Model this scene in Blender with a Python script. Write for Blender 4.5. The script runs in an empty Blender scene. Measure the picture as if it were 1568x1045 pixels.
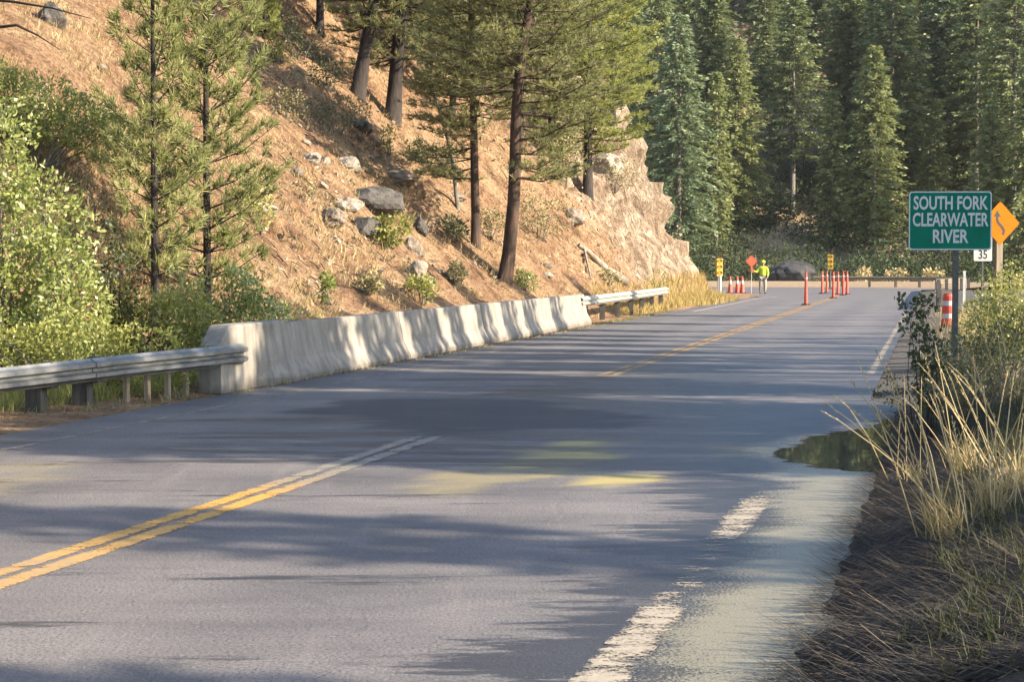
import bpy, bmesh, math, random
from mathutils import Vector, Matrix, noise

R = math.radians
rnd = random.Random(7)
scene = bpy.context.scene
col = scene.collection

# ------------------------------------------------------------------ camera
F_PX, W_PX, H_PX, HORIZON = 2700.0, 1568.0, 1045.0, 403.0
CAM_Z = 1.65
PITCH = math.atan((H_PX / 2 - HORIZON) / F_PX)
cd = bpy.data.cameras.new("camera")
cam = bpy.data.objects.new("camera", cd)
col.objects.link(cam)
cam.location = (0, 0, CAM_Z)
cam.rotation_euler = (math.pi / 2 - PITCH, 0, 0)
cd.sensor_width = 36.0
cd.lens = F_PX / W_PX * 36.0
cd.clip_start = 0.1
cd.clip_end = 3000
scene.camera = cam

# ------------------------------------------------------------------ sky, sun, exposure
SUN_EL, SUN_AZ = R(28), R(18)          # sun stands to the right and a little behind the camera
world = bpy.data.worlds.new("World")
scene.world = world
world.use_nodes = True
wn = world.node_tree
bg = wn.nodes.get("Background") or wn.nodes.new("ShaderNodeBackground")
sky = wn.nodes.new("ShaderNodeTexSky")
sky.sky_type = 'NISHITA'
sky.sun_disc = False
sky.sun_elevation = SUN_EL
sky.sun_rotation = R(90) + SUN_AZ
sky.altitude = 600
sky.air_density = 1.0
sky.dust_density = 1.0
wn.links.new(sky.outputs[0], bg.inputs[0])
bg.inputs[1].default_value = 0.115
sd = bpy.data.lights.new("sun", 'SUN')
sd.energy = 4.5
sd.angle = R(0.53)
sd.color = (1.0, 0.87, 0.69)
sun = bpy.data.objects.new("sun", sd)
col.objects.link(sun)
S = Vector((math.cos(SUN_EL) * math.cos(SUN_AZ), -math.cos(SUN_EL) * math.sin(SUN_AZ), math.sin(SUN_EL)))
sun.rotation_euler = S.to_track_quat('Z', 'Y').to_euler()
sun.location = (60, -12, 40)
vs = scene.view_settings
vs.view_transform = 'Standard'
vs.look = 'None'
vs.exposure = 2.0
vs.gamma = 1.0
vs.use_curve_mapping = False
scene.render.engine = 'CYCLES'
scene.cycles.use_denoising = True
scene.cycles.max_bounces = 6
scene.cycles.diffuse_bounces = 3
scene.cycles.glossy_bounces = 3
scene.cycles.transmission_bounces = 3
scene.cycles.transparent_max_bounces = 8

# ------------------------------------------------------------------ small maths
def sst(a, b, x):
    u = min(1.0, max(0.0, (x - a) / (b - a)))
    return u * u * (3 - 2 * u)
def lerp(a, b, u): return a + (b - a) * u
def fbm(x, y, z=0.0, o=4): return noise.fractal(Vector((x, y, z)), 1.0, 2.0, o)
def interp(pts, x):
    if x <= pts[0][0]: return pts[0][1]
    for (a, b), (c, d) in zip(pts, pts[1:]):
        if x <= c: return b + (d - b) * (x - a) / (c - a)
    return pts[-1][1]

# road centre line (double yellow): straight, with a very slight turn left
def xc(Y):
    b = Y - 12.6
    soft = b if b > 5 else (0.0 if b < -5 else (b + 5) ** 2 / 20)
    return -4.72 + 0.2593 * (Y - 1.225) - 0.02 * soft
CT = 0.968
def tval(X, Y): return (X - xc(Y)) * CT
def X_at(t, Y): return xc(Y) + t / CT

# ------------------------------------------------------------------ terrain height
def toe(Y): return lerp(5.1, 6.15, sst(58, 84, Y)) + 3.2 * (1 - sst(20, 37, Y))
def hill(X, Y):
    n = -tval(X, Y) - toe(Y)
    if n <= 0: return 0.0
    s = lerp(0.80, 1.16, sst(44, 78, Y))
    soft = s * n - 0.35 * (1 - math.exp(-n / 0.9))
    zc = 2.35 * n
    if zc > 10.5: zc = 10.5 + (n - 10.5 / 2.35) * 1.0
    w = sst(60, 82, Y)
    h = lerp(soft, zc, w)
    h += 0.55 * fbm(X * 0.16, Y * 0.16, 3.1) * sst(0, 3, n)
    yn = 86.5 + 0.25 * n
    h *= 1 - sst(yn, yn + 5.5, Y)
    return min(h, 34.0)
def bank(X, Y):
    t = tval(X, Y)
    if t < 3.9: return -0.05
    near = 1 - sst(17, 24, Y)
    e = 4.12 + 0.09 * fbm(X * 1.5, Y * 2.2, 9.0)
    up = lerp(0.02, 0.30, near)
    far_edge = lerp(3.98, e, near)
    z = -0.05 + (0.05 + up) * sst(far_edge - 0.25, far_edge + 1.3, t)
    z += 0.035 * fbm(X * 2.1, Y * 2.1, 1.0) * sst(4.0, 4.8, t) + 0.05 * fbm(X * .5, Y * .5, 5.0) * sst(4.4, 6, t)
    z += 0.25 * sst(6, 10, t) * near
    return z
def farhill(X, Y):
    d = Y - 150 - 0.10 * (X - 30)
    z = -0.6 + 0.0 * d
    if d > 0:
        z += 0.62 * d - 1.5 * (1 - math.exp(-d / 4))
        z += 2.2 * fbm(X * 0.03, Y * 0.03, 7.0) * sst(0, 20, d)
    cap = 39 + 2.5 * fbm(X * .02, 3.3, 1.0)
    if z > cap: z = cap + 0.08 * (z - cap)
    # unseen ridge added right of the frame to shade the low far slope
    rx = sst(68, 108, X) * sst(117, 140, Y)
    z = max(z, -0.6 + 30 * rx)
    return z
def ground(X, Y):
    if Y > 138: return farhill(X, Y)
    t = tval(X, Y)
    if t < -4: return hill(X, Y)
    if t > 4.2: return bank(X, Y)
    return 0.0

# ------------------------------------------------------------------ pixels of the photograph -> places
CP, SP = math.cos(PITCH), math.sin(PITCH)
def ray(px, py):
    x = (px - W_PX / 2) / F_PX
    y = -(py - H_PX / 2) / F_PX
    return Vector((x, CP + y * SP, y * CP - SP))
def at(px, py, Y):
    d = ray(px, py)
    return Vector((0, 0, CAM_Z)) + d * (Y / d.y)
def flat(px, py, z=0.0):
    d = ray(px, py)
    return Vector((0, 0, CAM_Z)) + d * ((z - CAM_Z) / d.z)
def hit(px, py, y0=8.0, y1=260.0):
    Y, st = y0, .8
    while Y < y1:
        p = at(px, py, Y)
        if p.z <= ground(p.x, p.y):
            lo, hi = max(y0, Y - st), Y
            for _ in range(7):
                m_ = (lo + hi) / 2; p = at(px, py, m_)
                if p.z <= ground(p.x, p.y): hi = m_
                else: lo = m_
            return at(px, py, hi)
        Y += st
    return at(px, py, y1)

# ------------------------------------------------------------------ materials
def mat(name):
    m = bpy.data.materials.new(name)
    m.use_nodes = True
    nt = m.node_tree
    return m, nt, nt.nodes["Principled BSDF"]
def nd(nt, typ, **kw):
    n = nt.nodes.new(typ)
    for k, v in kw.items():
        if k in n.inputs: n.inputs[k].default_value = v
        else: setattr(n, k, v)
    return n
def lk(nt, a, b): nt.links.new(a, b)
def tex(nt, scale, detail=4, rough=.6, coord='Object', stretch=None, dist=0.0):
    tc = nd(nt, "ShaderNodeTexCoord")
    src = tc.outputs[coord]
    if stretch:
        mp = nd(nt, "ShaderNodeMapping")
        mp.inputs['Scale'].default_value = stretch
        lk(nt, src, mp.inputs[0]); src = mp.outputs[0]
    n = nd(nt, "ShaderNodeTexNoise")
    n.inputs['Scale'].default_value = scale
    n.inputs['Detail'].default_value = detail
    n.inputs['Roughness'].default_value = rough
    n.inputs['Distortion'].default_value = dist
    lk(nt, src, n.inputs['Vector'])
    return n.outputs['Fac']
def ramp(nt, fac, stops):
    r = nd(nt, "ShaderNodeValToRGB")
    el = r.color_ramp.elements
    while len(el) < len(stops): el.new(0.5)
    for e, (p, c) in zip(el, stops):
        e.position = p
        e.color = (*c, 1) if len(c) == 3 else c
    lk(nt, fac, r.inputs[0])
    return r.outputs[0]
def mixc(nt, fac, a, b, blend='MIX'):
    m = nd(nt, "ShaderNodeMix", data_type='RGBA', blend_type=blend)
    for sock, v in ((m.inputs[0], fac), (m.inputs[6], a), (m.inputs[7], b)):
        if isinstance(v, (int, float)): sock.default_value = v
        elif isinstance(v, tuple): sock.default_value = (*v, 1) if len(v) == 3 else v
        else: lk(nt, v, sock)
    return m.outputs[2]
def dim(nt, c, k): return mixc(nt, 1.0, c, (k, k, k), 'MULTIPLY')
def mth(nt, op, a, b=0.0, clamp=False):
    m = nd(nt, "ShaderNodeMath", operation=op, use_clamp=clamp)
    for sock, v in ((m.inputs[0], a), (m.inputs[1], b)):
        if isinstance(v, (int, float)): sock.default_value = v
        else: lk(nt, v, sock)
    return m.outputs[0]
def attr(nt, name): return nd(nt, "ShaderNodeAttribute", attribute_name=name).outputs['Fac']
def bump(nt, b, h, strength=.5, dist=.02):
    n = nd(nt, "ShaderNodeBump", Strength=strength, Distance=dist)
    lk(nt, h, n.inputs['Height']); lk(nt, n.outputs[0], b.inputs['Normal'])
def simple(name, c1, c2, scale=6.0, rough=.7, bmp=0.0, stretch=None, metallic=0.0, lo=.35, hi=.65, bd=.01, spec=.4):
    m, nt, b = mat(name)
    n = tex(nt, scale, 5, .62, stretch=stretch)
    lk(nt, ramp(nt, n, [(lo, kk(c1)), (hi, kk(c2))]), b.inputs['Base Color'])
    b.inputs['Roughness'].default_value = rough
    b.inputs['Metallic'].default_value = metallic
    b.inputs['Specular IOR Level'].default_value = spec
    if bmp: bump(nt, b, tex(nt, scale * 3, 5, .65, stretch=stretch), bmp, bd)
    return m
def foliage(name, dark, light, third=None, trans=.3, rough=.55):
    m, nt, b = mat(name)
    t = attr(nt, "tint")
    oi = nd(nt, "ShaderNodeObjectInfo")
    f = mth(nt, 'ADD', mth(nt, 'MULTIPLY', t, .85), mth(nt, 'MULTIPLY', oi.outputs['Random'], .15))
    stops = [(0.0, dark), (.72, light)]
    if third: stops.append((.95, third))
    c = ramp(nt, f, stops)
    lk(nt, c, b.inputs['Base Color'])
    b.inputs['Roughness'].default_value = rough
    b.inputs['Specular IOR Level'].default_value = .35
    tr = nd(nt, "ShaderNodeBsdfTranslucent")
    lk(nt, mixc(nt, .35, c, (.22, .25, .06)), tr.inputs[0])
    mx = nd(nt, "ShaderNodeMixShader")
    mx.inputs[0].default_value = trans
    out = nt.nodes["Material Output"]
    lk(nt, b.outputs[0], mx.inputs[1]); lk(nt, tr.outputs[0], mx.inputs[2]); lk(nt, mx.outputs[0], out.inputs[0])
    return m

M = {}
K = .56     # overall level of painted, stone and metal surfaces
def kk(c): return tuple(v * K for v in c)
M['bark_dark'] = simple('bark_dark', (.014, .011, .009), (.065, .045, .034), 9, .9, .8, (1, 1, .25), bd=.03)
M['bark_red'] = simple('bark_red', (.026, .017, .011), (.13, .073, .043), 8, .9, .8, (1, 1, .25), bd=.03)
M['bark_grey'] = simple('bark_grey', (.11, .095, .08), (.30, .26, .21), 8, .9, .5, (1, 1, .3), bd=.02)
M['wood_pale'] = simple('wood_pale', (.22, .17, .12), (.46, .38, .28), 5, .85, .4, (1, 1, .2))
M['post_wood'] = simple('post_wood', (.05, .045, .038), (.14, .125, .10), 12, .85, .5, (1, 1, .15))
M['post_lumber'] = simple('post_lumber', (.26, .20, .13), (.42, .33, .22), 10, .8, .3, (1, 1, .12))
M['steel'] = simple('galvanised_steel', (.16, .155, .145), (.40, .40, .385), 6, .45, .15, metallic=.5, lo=.25, hi=.75)
M['steel_dark'] = simple('painted_steel_dark', (.055, .06, .055), (.12, .12, .105), 20, .6)
M['needle'] = foliage('pine_needles', (.13, .15, .045), (.32, .32, .125), (.50, .44, .20), .45)
M['needle_olive'] = foliage('pine_needles_olive', (.095, .105, .04), (.26, .255, .11), (.40, .345, .17), .45)
M['needle_bright'] = foliage('pine_needles_fresh', (.12, .15, .032), (.31, .325, .09), (.46, .42, .15), .47)  # greener needles for the brighter pines
M['fir'] = foliage('fir_needles', (.036, .058, .025), (.175, .205, .085), (.35, .35, .17), .35)
M['fir_blue'] = foliage('fir_needles_bluish', (.036, .064, .034), (.15, .20, .105), (.30, .33, .18), .35)
M['fir_bright'] = foliage('fir_needles_fresh', (.06, .085, .028), (.235, .255, .095), (.40, .385, .18), .4)  # lighter green needles for the brighter firs
M['leaf'] = foliage('broad_leaves', (.09, .115, .028), (.27, .30, .085), (.50, .49, .28), .4, .35)
M['leaf_yel'] = foliage('yellowing_leaves', (.12, .135, .028), (.32, .315, .08), (.50, .45, .20), .4, .45)
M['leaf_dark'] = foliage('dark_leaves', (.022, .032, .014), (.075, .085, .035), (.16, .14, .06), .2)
M['leaf_shade'] = foliage('undergrowth_leaves_shaded', (.012, .022, .010), (.042, .062, .024), (.085, .105, .045), .15, .9)  # shade at the slope foot is put into the leaf colour
M['sage'] = foliage('dry_shrub', (.10, .085, .04), (.26, .225, .10), (.40, .33, .16), .2)
M['straw'] = foliage('dry_grass', (.19, .13, .055), (.44, .33, .16), (.64, .51, .29), .3, .7)
M['straw_gold'] = foliage('golden_grass', (0.173, 0.122, 0.036), (0.360, 0.259, 0.086), (0.446, 0.346, 0.144), .25, .7)
M['grass_mix'] = foliage('bank_grass', (.018, .022, .010), (.065, .068, .03), (.21, .16, .085), .25, .7)
M['mulch'] = foliage('dead_stems', (.012, .010, .008), (.05, .038, .027), (.14, .105, .065), .05, .85)
M['rock'] = simple('rock_tan', (.17, .125, .09), (.44, .36, .27), 3.5, .9, .9, bd=.06)
M['rock_pale'] = simple('rock_pale', (.30, .24, .18), (.58, .50, .39), 4, .9, .8, bd=.05)
M['rock_grey'] = simple('rock_grey', (.05, .045, .039), (.185, .165, .14), 3, .9, .9, bd=.06)
M['rock_shaded'] = simple('rock_shaded', (.025, .025, .026), (.085, .084, .083), 3, .95, .9, bd=.06)  # grey rock with the shade on the boulders put into its colour
M['white_paint'] = simple('white_plastic', (.62, .61, .57), (.80, .79, .75), 8, .5)
M['orange'] = simple('orange_plastic', (.85, .10, .055), (.98, .15, .085), 6, .5)
M['orange_sign'] = simple('orange_sheeting', (.80, .07, .015), (.90, .10, .02), 4, .5)
M['reflective'] = simple('reflective_white', (.72, .70, .68), (.86, .84, .82), 9, .35)
M['signal_yellow'] = simple('signal_yellow', (.62, .36, .02), (.78, .48, .04), 6, .45)
M['lens_dark'] = simple('lens_dark', (.42, .23, .015), (.52, .30, .025), 8, .3)
M['rubber'] = simple('black_rubber', (.012, .012, .012), (.035, .034, .032), 10, .7)
M['hivis'] = simple('hivis_cloth', (.62, .78, .04), (.78, .92, .08), 12, .8)
M['trouser'] = simple('pale_trousers', (.36, .33, .28), (.52, .49, .42), 14, .9)
M['skin'] = simple('skin', (.45, .26, .18), (.56, .34, .25), 10, .6)
M['hair'] = simple('hair', (.03, .02, .015), (.06, .04, .03), 20, .7)
M['sign_green'] = simple('sign_green', (.002, .17, .105), (.004, .215, .13), 5, .7, spec=.12)
M['sign_white'] = simple('sign_white', (.60, .63, .62), (.72, .74, .73), 9, .45)
M['sign_yellow'] = simple('sign_amber', (.62, .17, .0), (.72, .205, .001), 5, .7, spec=.1)
M['sign_black'] = simple('sign_black', (.015, .013, .015), (.03, .028, .03), 9, .5)
M['plate_white'] = simple('plate_white', (.62, .60, .54), (.74, .72, .66), 9, .5)

# concrete: stained and streaked by weather
m, nt, b = mat('weathered_concrete')
base = ramp(nt, tex(nt, 2.2, 6, .65), [(.3, (.215, .188, .15)), (.7, (.36, .325, .268))])
streak = ramp(nt, tex(nt, 3.0, 5, .7, stretch=(1.6, 1.6, .16)), [(.44, (.0, .0, .0)), (.70, (1, 1, 1))])
c = mixc(nt, mth(nt, 'MULTIPLY', streak, .75), base, (.105, .092, .078))
sz = nd(nt, 'ShaderNodeSeparateXYZ'); tcz = nd(nt, 'ShaderNodeTexCoord'); lk(nt, tcz.outputs['Object'], sz.inputs[0])
ft = mth(nt, 'ADD', sz.outputs['Z'], mth(nt, 'MULTIPLY', mth(nt, 'SUBTRACT', tex(nt, 3.5, 6, .75), .5), .45))
c = mixc(nt, ramp(nt, ft, [(.02, (.75, .75, .75)), (.16, (0, 0, 0))]), c, (.11, .09, .07))
lk(nt, dim(nt, c, .72), b.inputs['Base Color'])
b.inputs['Roughness'].default_value = .9
bump(nt, b, tex(nt, 40, 6, .7), .35, .006)
M['concrete'] = m

# hillside soil: rusty earth, straw, litter; grey-tan rock where the cut is steep
m, nt, b = mat('hillside_soil')
rocky = attr(nt, 'rocky')
n1 = tex(nt, .55, 6, .7)
n2 = tex(nt, 3.1, 6, .75)
n3 = tex(nt, 11, 5, .7)
soil = ramp(nt, mth(nt, 'ADD', mth(nt, 'MULTIPLY', n1, .55), mth(nt, 'MULTIPLY', n2, .45)),
            [(.38, (.10, .058, .034)), (.46, (.27, .155, .085)), (.53, (.35, .225, .125)), (.64, (.47, .355, .205))])
soil = mixc(nt, ramp(nt, n3, [(.38, (.8, .8, .8)), (.52, (.0, .0, .0))]), soil, (.095, .055, .032))
rk = ramp(nt, tex(nt, 1.6, 8, .72, stretch=(1, 1, .6), dist=.8),
          [(.32, (.11, .074, .05)), (.45, (.25, .178, .12)), (.54, (.34, .262, .185)), (.66, (.48, .41, .315))])
cr = nd(nt, "ShaderNodeTexVoronoi", feature='DISTANCE_TO_EDGE')
tc = nd(nt, "ShaderNodeTexCoord"); mp = nd(nt, "ShaderNodeMapping")
mp.inputs['Scale'].default_value = (1.0, .8, 1.3); mp.inputs['Rotation'].default_value = (.5, .4, .2)
lk(nt, tc.outputs['Object'], mp.inputs[0]); lk(nt, mp.outputs[0], cr.inputs['Vector'])
cr.inputs['Scale'].default_value = 1.5
crack = ramp(nt, cr.outputs['Distance'], [(0.0, (1, 1, 1)), (.05, (0, 0, 0))])
rk = mixc(nt, mth(nt, 'MULTIPLY', crack, .45), rk, (.12, .08, .055))
rm = ramp(nt, mth(nt, 'ADD', rocky, mth(nt, 'MULTIPLY', mth(nt, 'SUBTRACT', n2, .5), .9)), [(.42, (0, 0, 0)), (.58, (1, 1, 1))])
lk(nt, dim(nt, mixc(nt, rm, soil, rk), 1.05), b.inputs['Base Color'])
b.inputs['Roughness'].default_value = .95
b.inputs['Specular IOR Level'].default_value = .15
bump(nt, b, mth(nt, 'ADD', tex(nt, 5, 8, .75), mth(nt, 'MULTIPLY', n3, .5)), 1.0, .24)
M['soil'] = m

# far slope: needle litter, pale dry openings
m, nt, b = mat('far_slope_soil')
lk(nt, ramp(nt, tex(nt, .09, 5, .65), [(.35, (.06, .05, .03)), (.5, (.20, .14, .08)), (.62, (.34, .25, .15))]), b.inputs['Base Color'])
b.inputs['Roughness'].default_value = .95
M['far_soil'] = m
M['verge'] = simple('gravel_verge', (.085, .068, .05), (.26, .205, .145), 14, .95, .8, bd=.03)
M['sand'] = simple('sandy_verge', (.30, .20, .11), (.48, .34, .20), 4, .95, .6, bd=.03)
M['shoulder'] = simple('shoulder_gravel', (.05, .044, .038), (.17, .15, .125), 16, .95, .9, bd=.03)
M['mud'] = simple('dark_mud', (.008, .007, .006), (.045, .034, .025), 9, .85, 1.0, bd=.06)

# asphalt: attributes wet / patch / dirt steer gloss, stains and shade kept in the colour
m, nt, b = mat('old_asphalt')
wet, patch, dirt = attr(nt, 'wet'), attr(nt, 'patch'), attr(nt, 'dirt')
agg = tex(nt, 55, 3, .7)
mot = tex(nt, 1.3, 6, .65, stretch=(.5, 1, 1))
tn_ = mth(nt, 'ADD', mth(nt, 'MULTIPLY', mot, .55), mth(nt, 'MULTIPLY', attr(nt, 'tone'), .45))
st_ = tex(nt, 4.5, 6, .75, stretch=(.12, 1, 1))
tn_ = mth(nt, 'ADD', tn_, mth(nt, 'MULTIPLY', mth(nt, 'SUBTRACT', st_, .5), .36))
c = ramp(nt, tn_, [(.30, (.088, .080, .077)), (.5, (.155, .139, .131)), (.72, (.225, .201, .185))])
c = mixc(nt, ramp(nt, agg, [(.36, (.85, .85, .85)), (.57, (0, 0, 0))]), c, (.050, .047, .046))
c = mixc(nt, ramp(nt, tex(nt, 45, 2, .5), [(.62, (0, 0, 0)), (.72, (.7, .7, .7))]), c, (.26, .245, .23))
lw = tex(nt, 3.0, 5, .7, stretch=(1.6, .10, 1))
c = mixc(nt, ramp(nt, lw, [(.54, (0, 0, 0)), (.72, (.30, .30, .30))]), c, (.25, .225, .205))
ck = nd(nt, "ShaderNodeTexVoronoi", feature='DISTANCE_TO_EDGE'); ck.inputs['Scale'].default_value = .55
tcx = nd(nt, "ShaderNodeTexCoord"); wob = nd(nt, "ShaderNodeTexNoise"); wob.inputs['Scale'].default_value = 1.6; wob.inputs['Detail'].default_value = 6
lk(nt, tcx.outputs['Object'], wob.inputs['Vector'])
lk(nt, mixc(nt, .35, tcx.outputs['Object'], wob.outputs['Color'], 'ADD'), ck.inputs['Vector'])
c = mixc(nt, ramp(nt, ck.outputs['Distance'], [(0.0, (.22, .22, .22)), (.010, (0, 0, 0))]), c, (.05, .047, .045))
c = mixc(nt, ramp(nt, tex(nt, .8, 5, .7), [(.60, (0, 0, 0)), (.74, (.6, .6, .6))]), c, (.075, .070, .068))
c = mixc(nt, mth(nt, 'MULTIPLY', patch, .78), c, (.036, .037, .041))
c = mixc(nt, dirt, c, (.36, .29, .10))
wm = mth(nt, 'ADD', wet, mth(nt, 'MULTIPLY', mth(nt, 'SUBTRACT', tex(nt, 1.7, 7, .78, stretch=(.14, 1, 1), dist=.3), .5), 2.6))
wm = ramp(nt, wm, [(.44, (0, 0, 0)), (.58, (1, 1, 1))])
wm = mth(nt, 'MULTIPLY', wm, mth(nt, 'SUBTRACT', 1.0, mth(nt, 'MULTIPLY', patch, .8)))
c = mixc(nt, mth(nt, 'MULTIPLY', wm, .80), c, (.016, .018, .023))  # wet streaks, darkened further to carry tree-shade streaks across the road
lk(nt, dim(nt, c, .80), b.inputs['Base Color'])
fm = ramp(nt, mth(nt, 'ADD', attr(nt, 'film'), mth(nt, 'MULTIPLY', mth(nt, 'SUBTRACT', mth(nt, 'ADD', mth(nt, 'MULTIPLY', tex(nt, 60, 3, .7), .65), mth(nt, 'MULTIPLY', tex(nt, 3.5, 5, .7, stretch=(.4, 1, 1)), .35)), .5), 2.8)), [(.47, (0, 0, 0)), (.53, (1, 1, 1))])
c = mixc(nt, mth(nt, 'MULTIPLY', fm, .8), c, (.26, .232, .155))
lk(nt, dim(nt, c, .80), b.inputs['Base Color'])
rg = nd(nt, "ShaderNodeMapRange"); rg.inputs[3].default_value = .62; rg.inputs[4].default_value = .42
lk(nt, mth(nt, 'MULTIPLY', wm, mth(nt, 'ADD', .35, mth(nt, 'MULTIPLY', st_, 1.3)), True), rg.inputs[0]); lk(nt, mth(nt, 'MULTIPLY', rg.outputs[0], mth(nt, 'SUBTRACT', 1.0, mth(nt, 'MULTIPLY', fm, mth(nt, 'ADD', .1, mth(nt, 'MULTIPLY', attr(nt, 'deep'), .7))))), b.inputs['Roughness'])
sl = mth(nt, 'SUBTRACT', .42, mth(nt, 'MULTIPLY', patch, .16))
lk(nt, mth(nt, 'ADD', mth(nt, 'SUBTRACT', sl, mth(nt, 'MULTIPLY', wm, .12)), mth(nt, 'MULTIPLY', mth(nt, 'MULTIPLY', fm, attr(nt, 'deep')), .3)), b.inputs['Specular IOR Level'])
bump(nt, b, agg, .5, .010)
M['asphalt'] = m

def paint(name, c1, c2, asphalt_c, wear, faded=(.30, .275, .22)):
    m, nt, b = mat(name)
    w = tex(nt, 5, 6, .8, stretch=(.35, 1, 1))
    w2 = tex(nt, 45, 3, .7)
    e = attr(nt, 'edge')
    f = mth(nt, 'ADD', mth(nt, 'MULTIPLY', w, .62), mth(nt, 'MULTIPLY', w2, .38))
    f = mth(nt, 'SUBTRACT', f, mth(nt, 'MULTIPLY', mth(nt, 'POWER', e, 3.0), .10))
    f = mth(nt, 'SUBTRACT', f, attr(nt, 'worn'))
    mask = ramp(nt, f, [(wear - .035, (1, 1, 1)), (wear + .035, (0, 0, 0))])
    pc = ramp(nt, tex(nt, 20, 4, .6), [(.3, kk(c1)), (.7, kk(c2))])
    fd = mth(nt, 'ADD', attr(nt, 'fade'), mth(nt, 'MULTIPLY', mth(nt, 'SUBTRACT', tex(nt, 4, 6, .75), .5), .9), True)
    pc = mixc(nt, fd, pc, kk(faded))
    lk(nt, pc, b.inputs['Base Color'])
    b.inputs['Roughness'].default_value = .6
    bump(nt, b, tex(nt, 55, 3, .7), .3, .005)
    # where the paint is worn off the road itself shows
    tp_ = nd(nt, "ShaderNodeBsdfTransparent"); mx = nd(nt, "ShaderNodeMixShader")
    lk(nt, mask, mx.inputs[0]); lk(nt, b.outputs[0], mx.inputs[1]); lk(nt, tp_.outputs[0], mx.inputs[2])
    lk(nt, mx.outputs[0], nt.nodes["Material Output"].inputs[0])
    return m
M['paint_yellow'] = paint('yellow_road_paint', (.66, .33, .045), (.82, .46, .075), (.22, .19, .15), .42)
M['paint_yellow_worn'] = paint('worn_yellow_road_paint', (.42, .28, .07), (.55, .38, .11), (.18, .165, .14), .50)
M['paint_grey_worn'] = paint('muddied_road_paint', (.27, .25, .20), (.34, .31, .25), (.17, .16, .15), .48)
M['paint_white'] = paint('white_road_paint', (.42, .35, .255), (.58, .49, .365), (.075, .070, .068), .45)
M['paint_white_worn'] = paint('worn_white_road_paint', (.36, .33, .29), (.48, .45, .39), (.19, .175, .16), .54)

# water: murky and still
m, nt, b = mat('puddle_water')
lk(nt, ramp(nt, tex(nt, 6, 6, .7, stretch=(.4, 1, 1)), [(.3, (.045, .045, .03)), (.7, (.085, .082, .055))]), b.inputs['Base Color'])
b.inputs['Roughness'].default_value = .02
b.inputs['IOR'].default_value = 1.33
b.inputs['Specular IOR Level'].default_value = .7
bump(nt, b, tex(nt, 5, 3, .5, stretch=(.4, 1, 1)), .012, .02)
M['water'] = m

# ------------------------------------------------------------------ mesh building
class MB:
    def __init__(s): s.v, s.f, s.t = [], [], []
    def quad(s, a, b, c, d, t=.5):
        n = len(s.v); s.v += [a, b, c, d]; s.f.append((n, n + 1, n + 2, n + 3)); s.t.append(t)
    def tri(s, a, b, c, t=.5):
        n = len(s.v); s.v += [a, b, c]; s.f.append((n, n + 1, n + 2)); s.t.append(t)
    def tube(s, pts, rad, k=7, t=.5, cap=True):
        pts = [Vector(p) for p in pts]
        base = len(s.v)
        up = Vector((.31, .17, 1)).normalized()
        for i, p in enumerate(pts):
            d = (pts[min(i + 1, len(pts) - 1)] - pts[max(i - 1, 0)]).normalized()
            a = d.cross(up if abs(d.dot(up)) < .97 else Vector((1, 0, 0))).normalized()
            bb = d.cross(a)
            r = rad[i] if isinstance(rad, (list, tuple)) else rad
            for j in range(k):
                an = 2 * math.pi * j / k
                s.v.append(p + a * (r * math.cos(an)) + bb * (r * math.sin(an)))
        for i in range(len(pts) - 1):
            for j in range(k):
                a0 = base + i * k + j; a1 = base + i * k + (j + 1) % k
                s.f.append((a0, a1, a1 + k, a0 + k)); s.t.append(t)
        if cap:
            s.f.append(tuple(base + j for j in range(k))); s.t.append(t)
            s.f.append(tuple(base + (len(pts) - 1) * k + j for j in reversed(range(k)))); s.t.append(t)
    def box(s, c, size, rz=0.0, taper=1.0):
        c = Vector(c); hx, hy, hz = size[0] / 2, size[1] / 2, size[2] / 2
        m = Matrix.Rotation(rz, 3, 'Z'); n = len(s.v)
        for z in (-1, 1):
            q = taper if z > 0 else 1
            for x, y in ((-1, -1), (1, -1), (1, 1), (-1, 1)):
                s.v.append(c + m @ Vector((x * hx * q, y * hy * q, z * hz)))
        for f in ((3, 2, 1, 0), (4, 5, 6, 7), (0, 1, 5, 4), (1, 2, 6, 5), (2, 3, 7, 6), (3, 0, 4, 7)):
            s.f.append(tuple(n + i for i in f)); s.t.append(.5)
    def leaf(s, p, d, nrm, L, w, t):
        sd_ = d.cross(nrm).normalized() * (w / 2)
        s.quad(p, p + d * (L * .5) + sd_, p + d * L, p + d * (L * .5) - sd_, t)
    def mesh(s, name, material, smooth=False, tint=True):
        me = bpy.data.meshes.new(name)
        me.from_pydata([tuple(v) for v in s.v], [], s.f)
        if material: me.materials.append(M[material] if isinstance(material, str) else material)
        if tint:
            a = me.attributes.new('tint', 'FLOAT', 'FACE')
            a.data.foreach_set('value', s.t)
        if smooth: me.polygons.foreach_set('use_smooth', [True] * len(me.polygons))
        me.update()
        return me
    def build(s, name, material, parent=None, smooth=False, tint=True):
        return link(name, s.mesh(name, material, smooth, tint), parent)
def link(name, data, parent=None):
    o = bpy.data.objects.new(name, data)
    col.objects.link(o)
    if parent: o.parent = parent
    return o
def tag(o, label=None, cat=None, group=None, kind=None):
    if label: o['label'] = label
    if cat: o['category'] = cat
    if group: o['group'] = group
    if kind: o['kind'] = kind
    return o
def thing(name, label, cat, loc=(0, 0, 0), rz=0.0, group=None):
    o = link(name, None)
    o.location = loc; o.rotation_euler = (0, 0, rz)
    return tag(o, label, cat, group)
def copy_tree(o, parent=None):
    c = o.copy(); col.objects.link(c); c.parent = parent
    for ch in list(o.children): copy_tree(ch, c)
    return c
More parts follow.
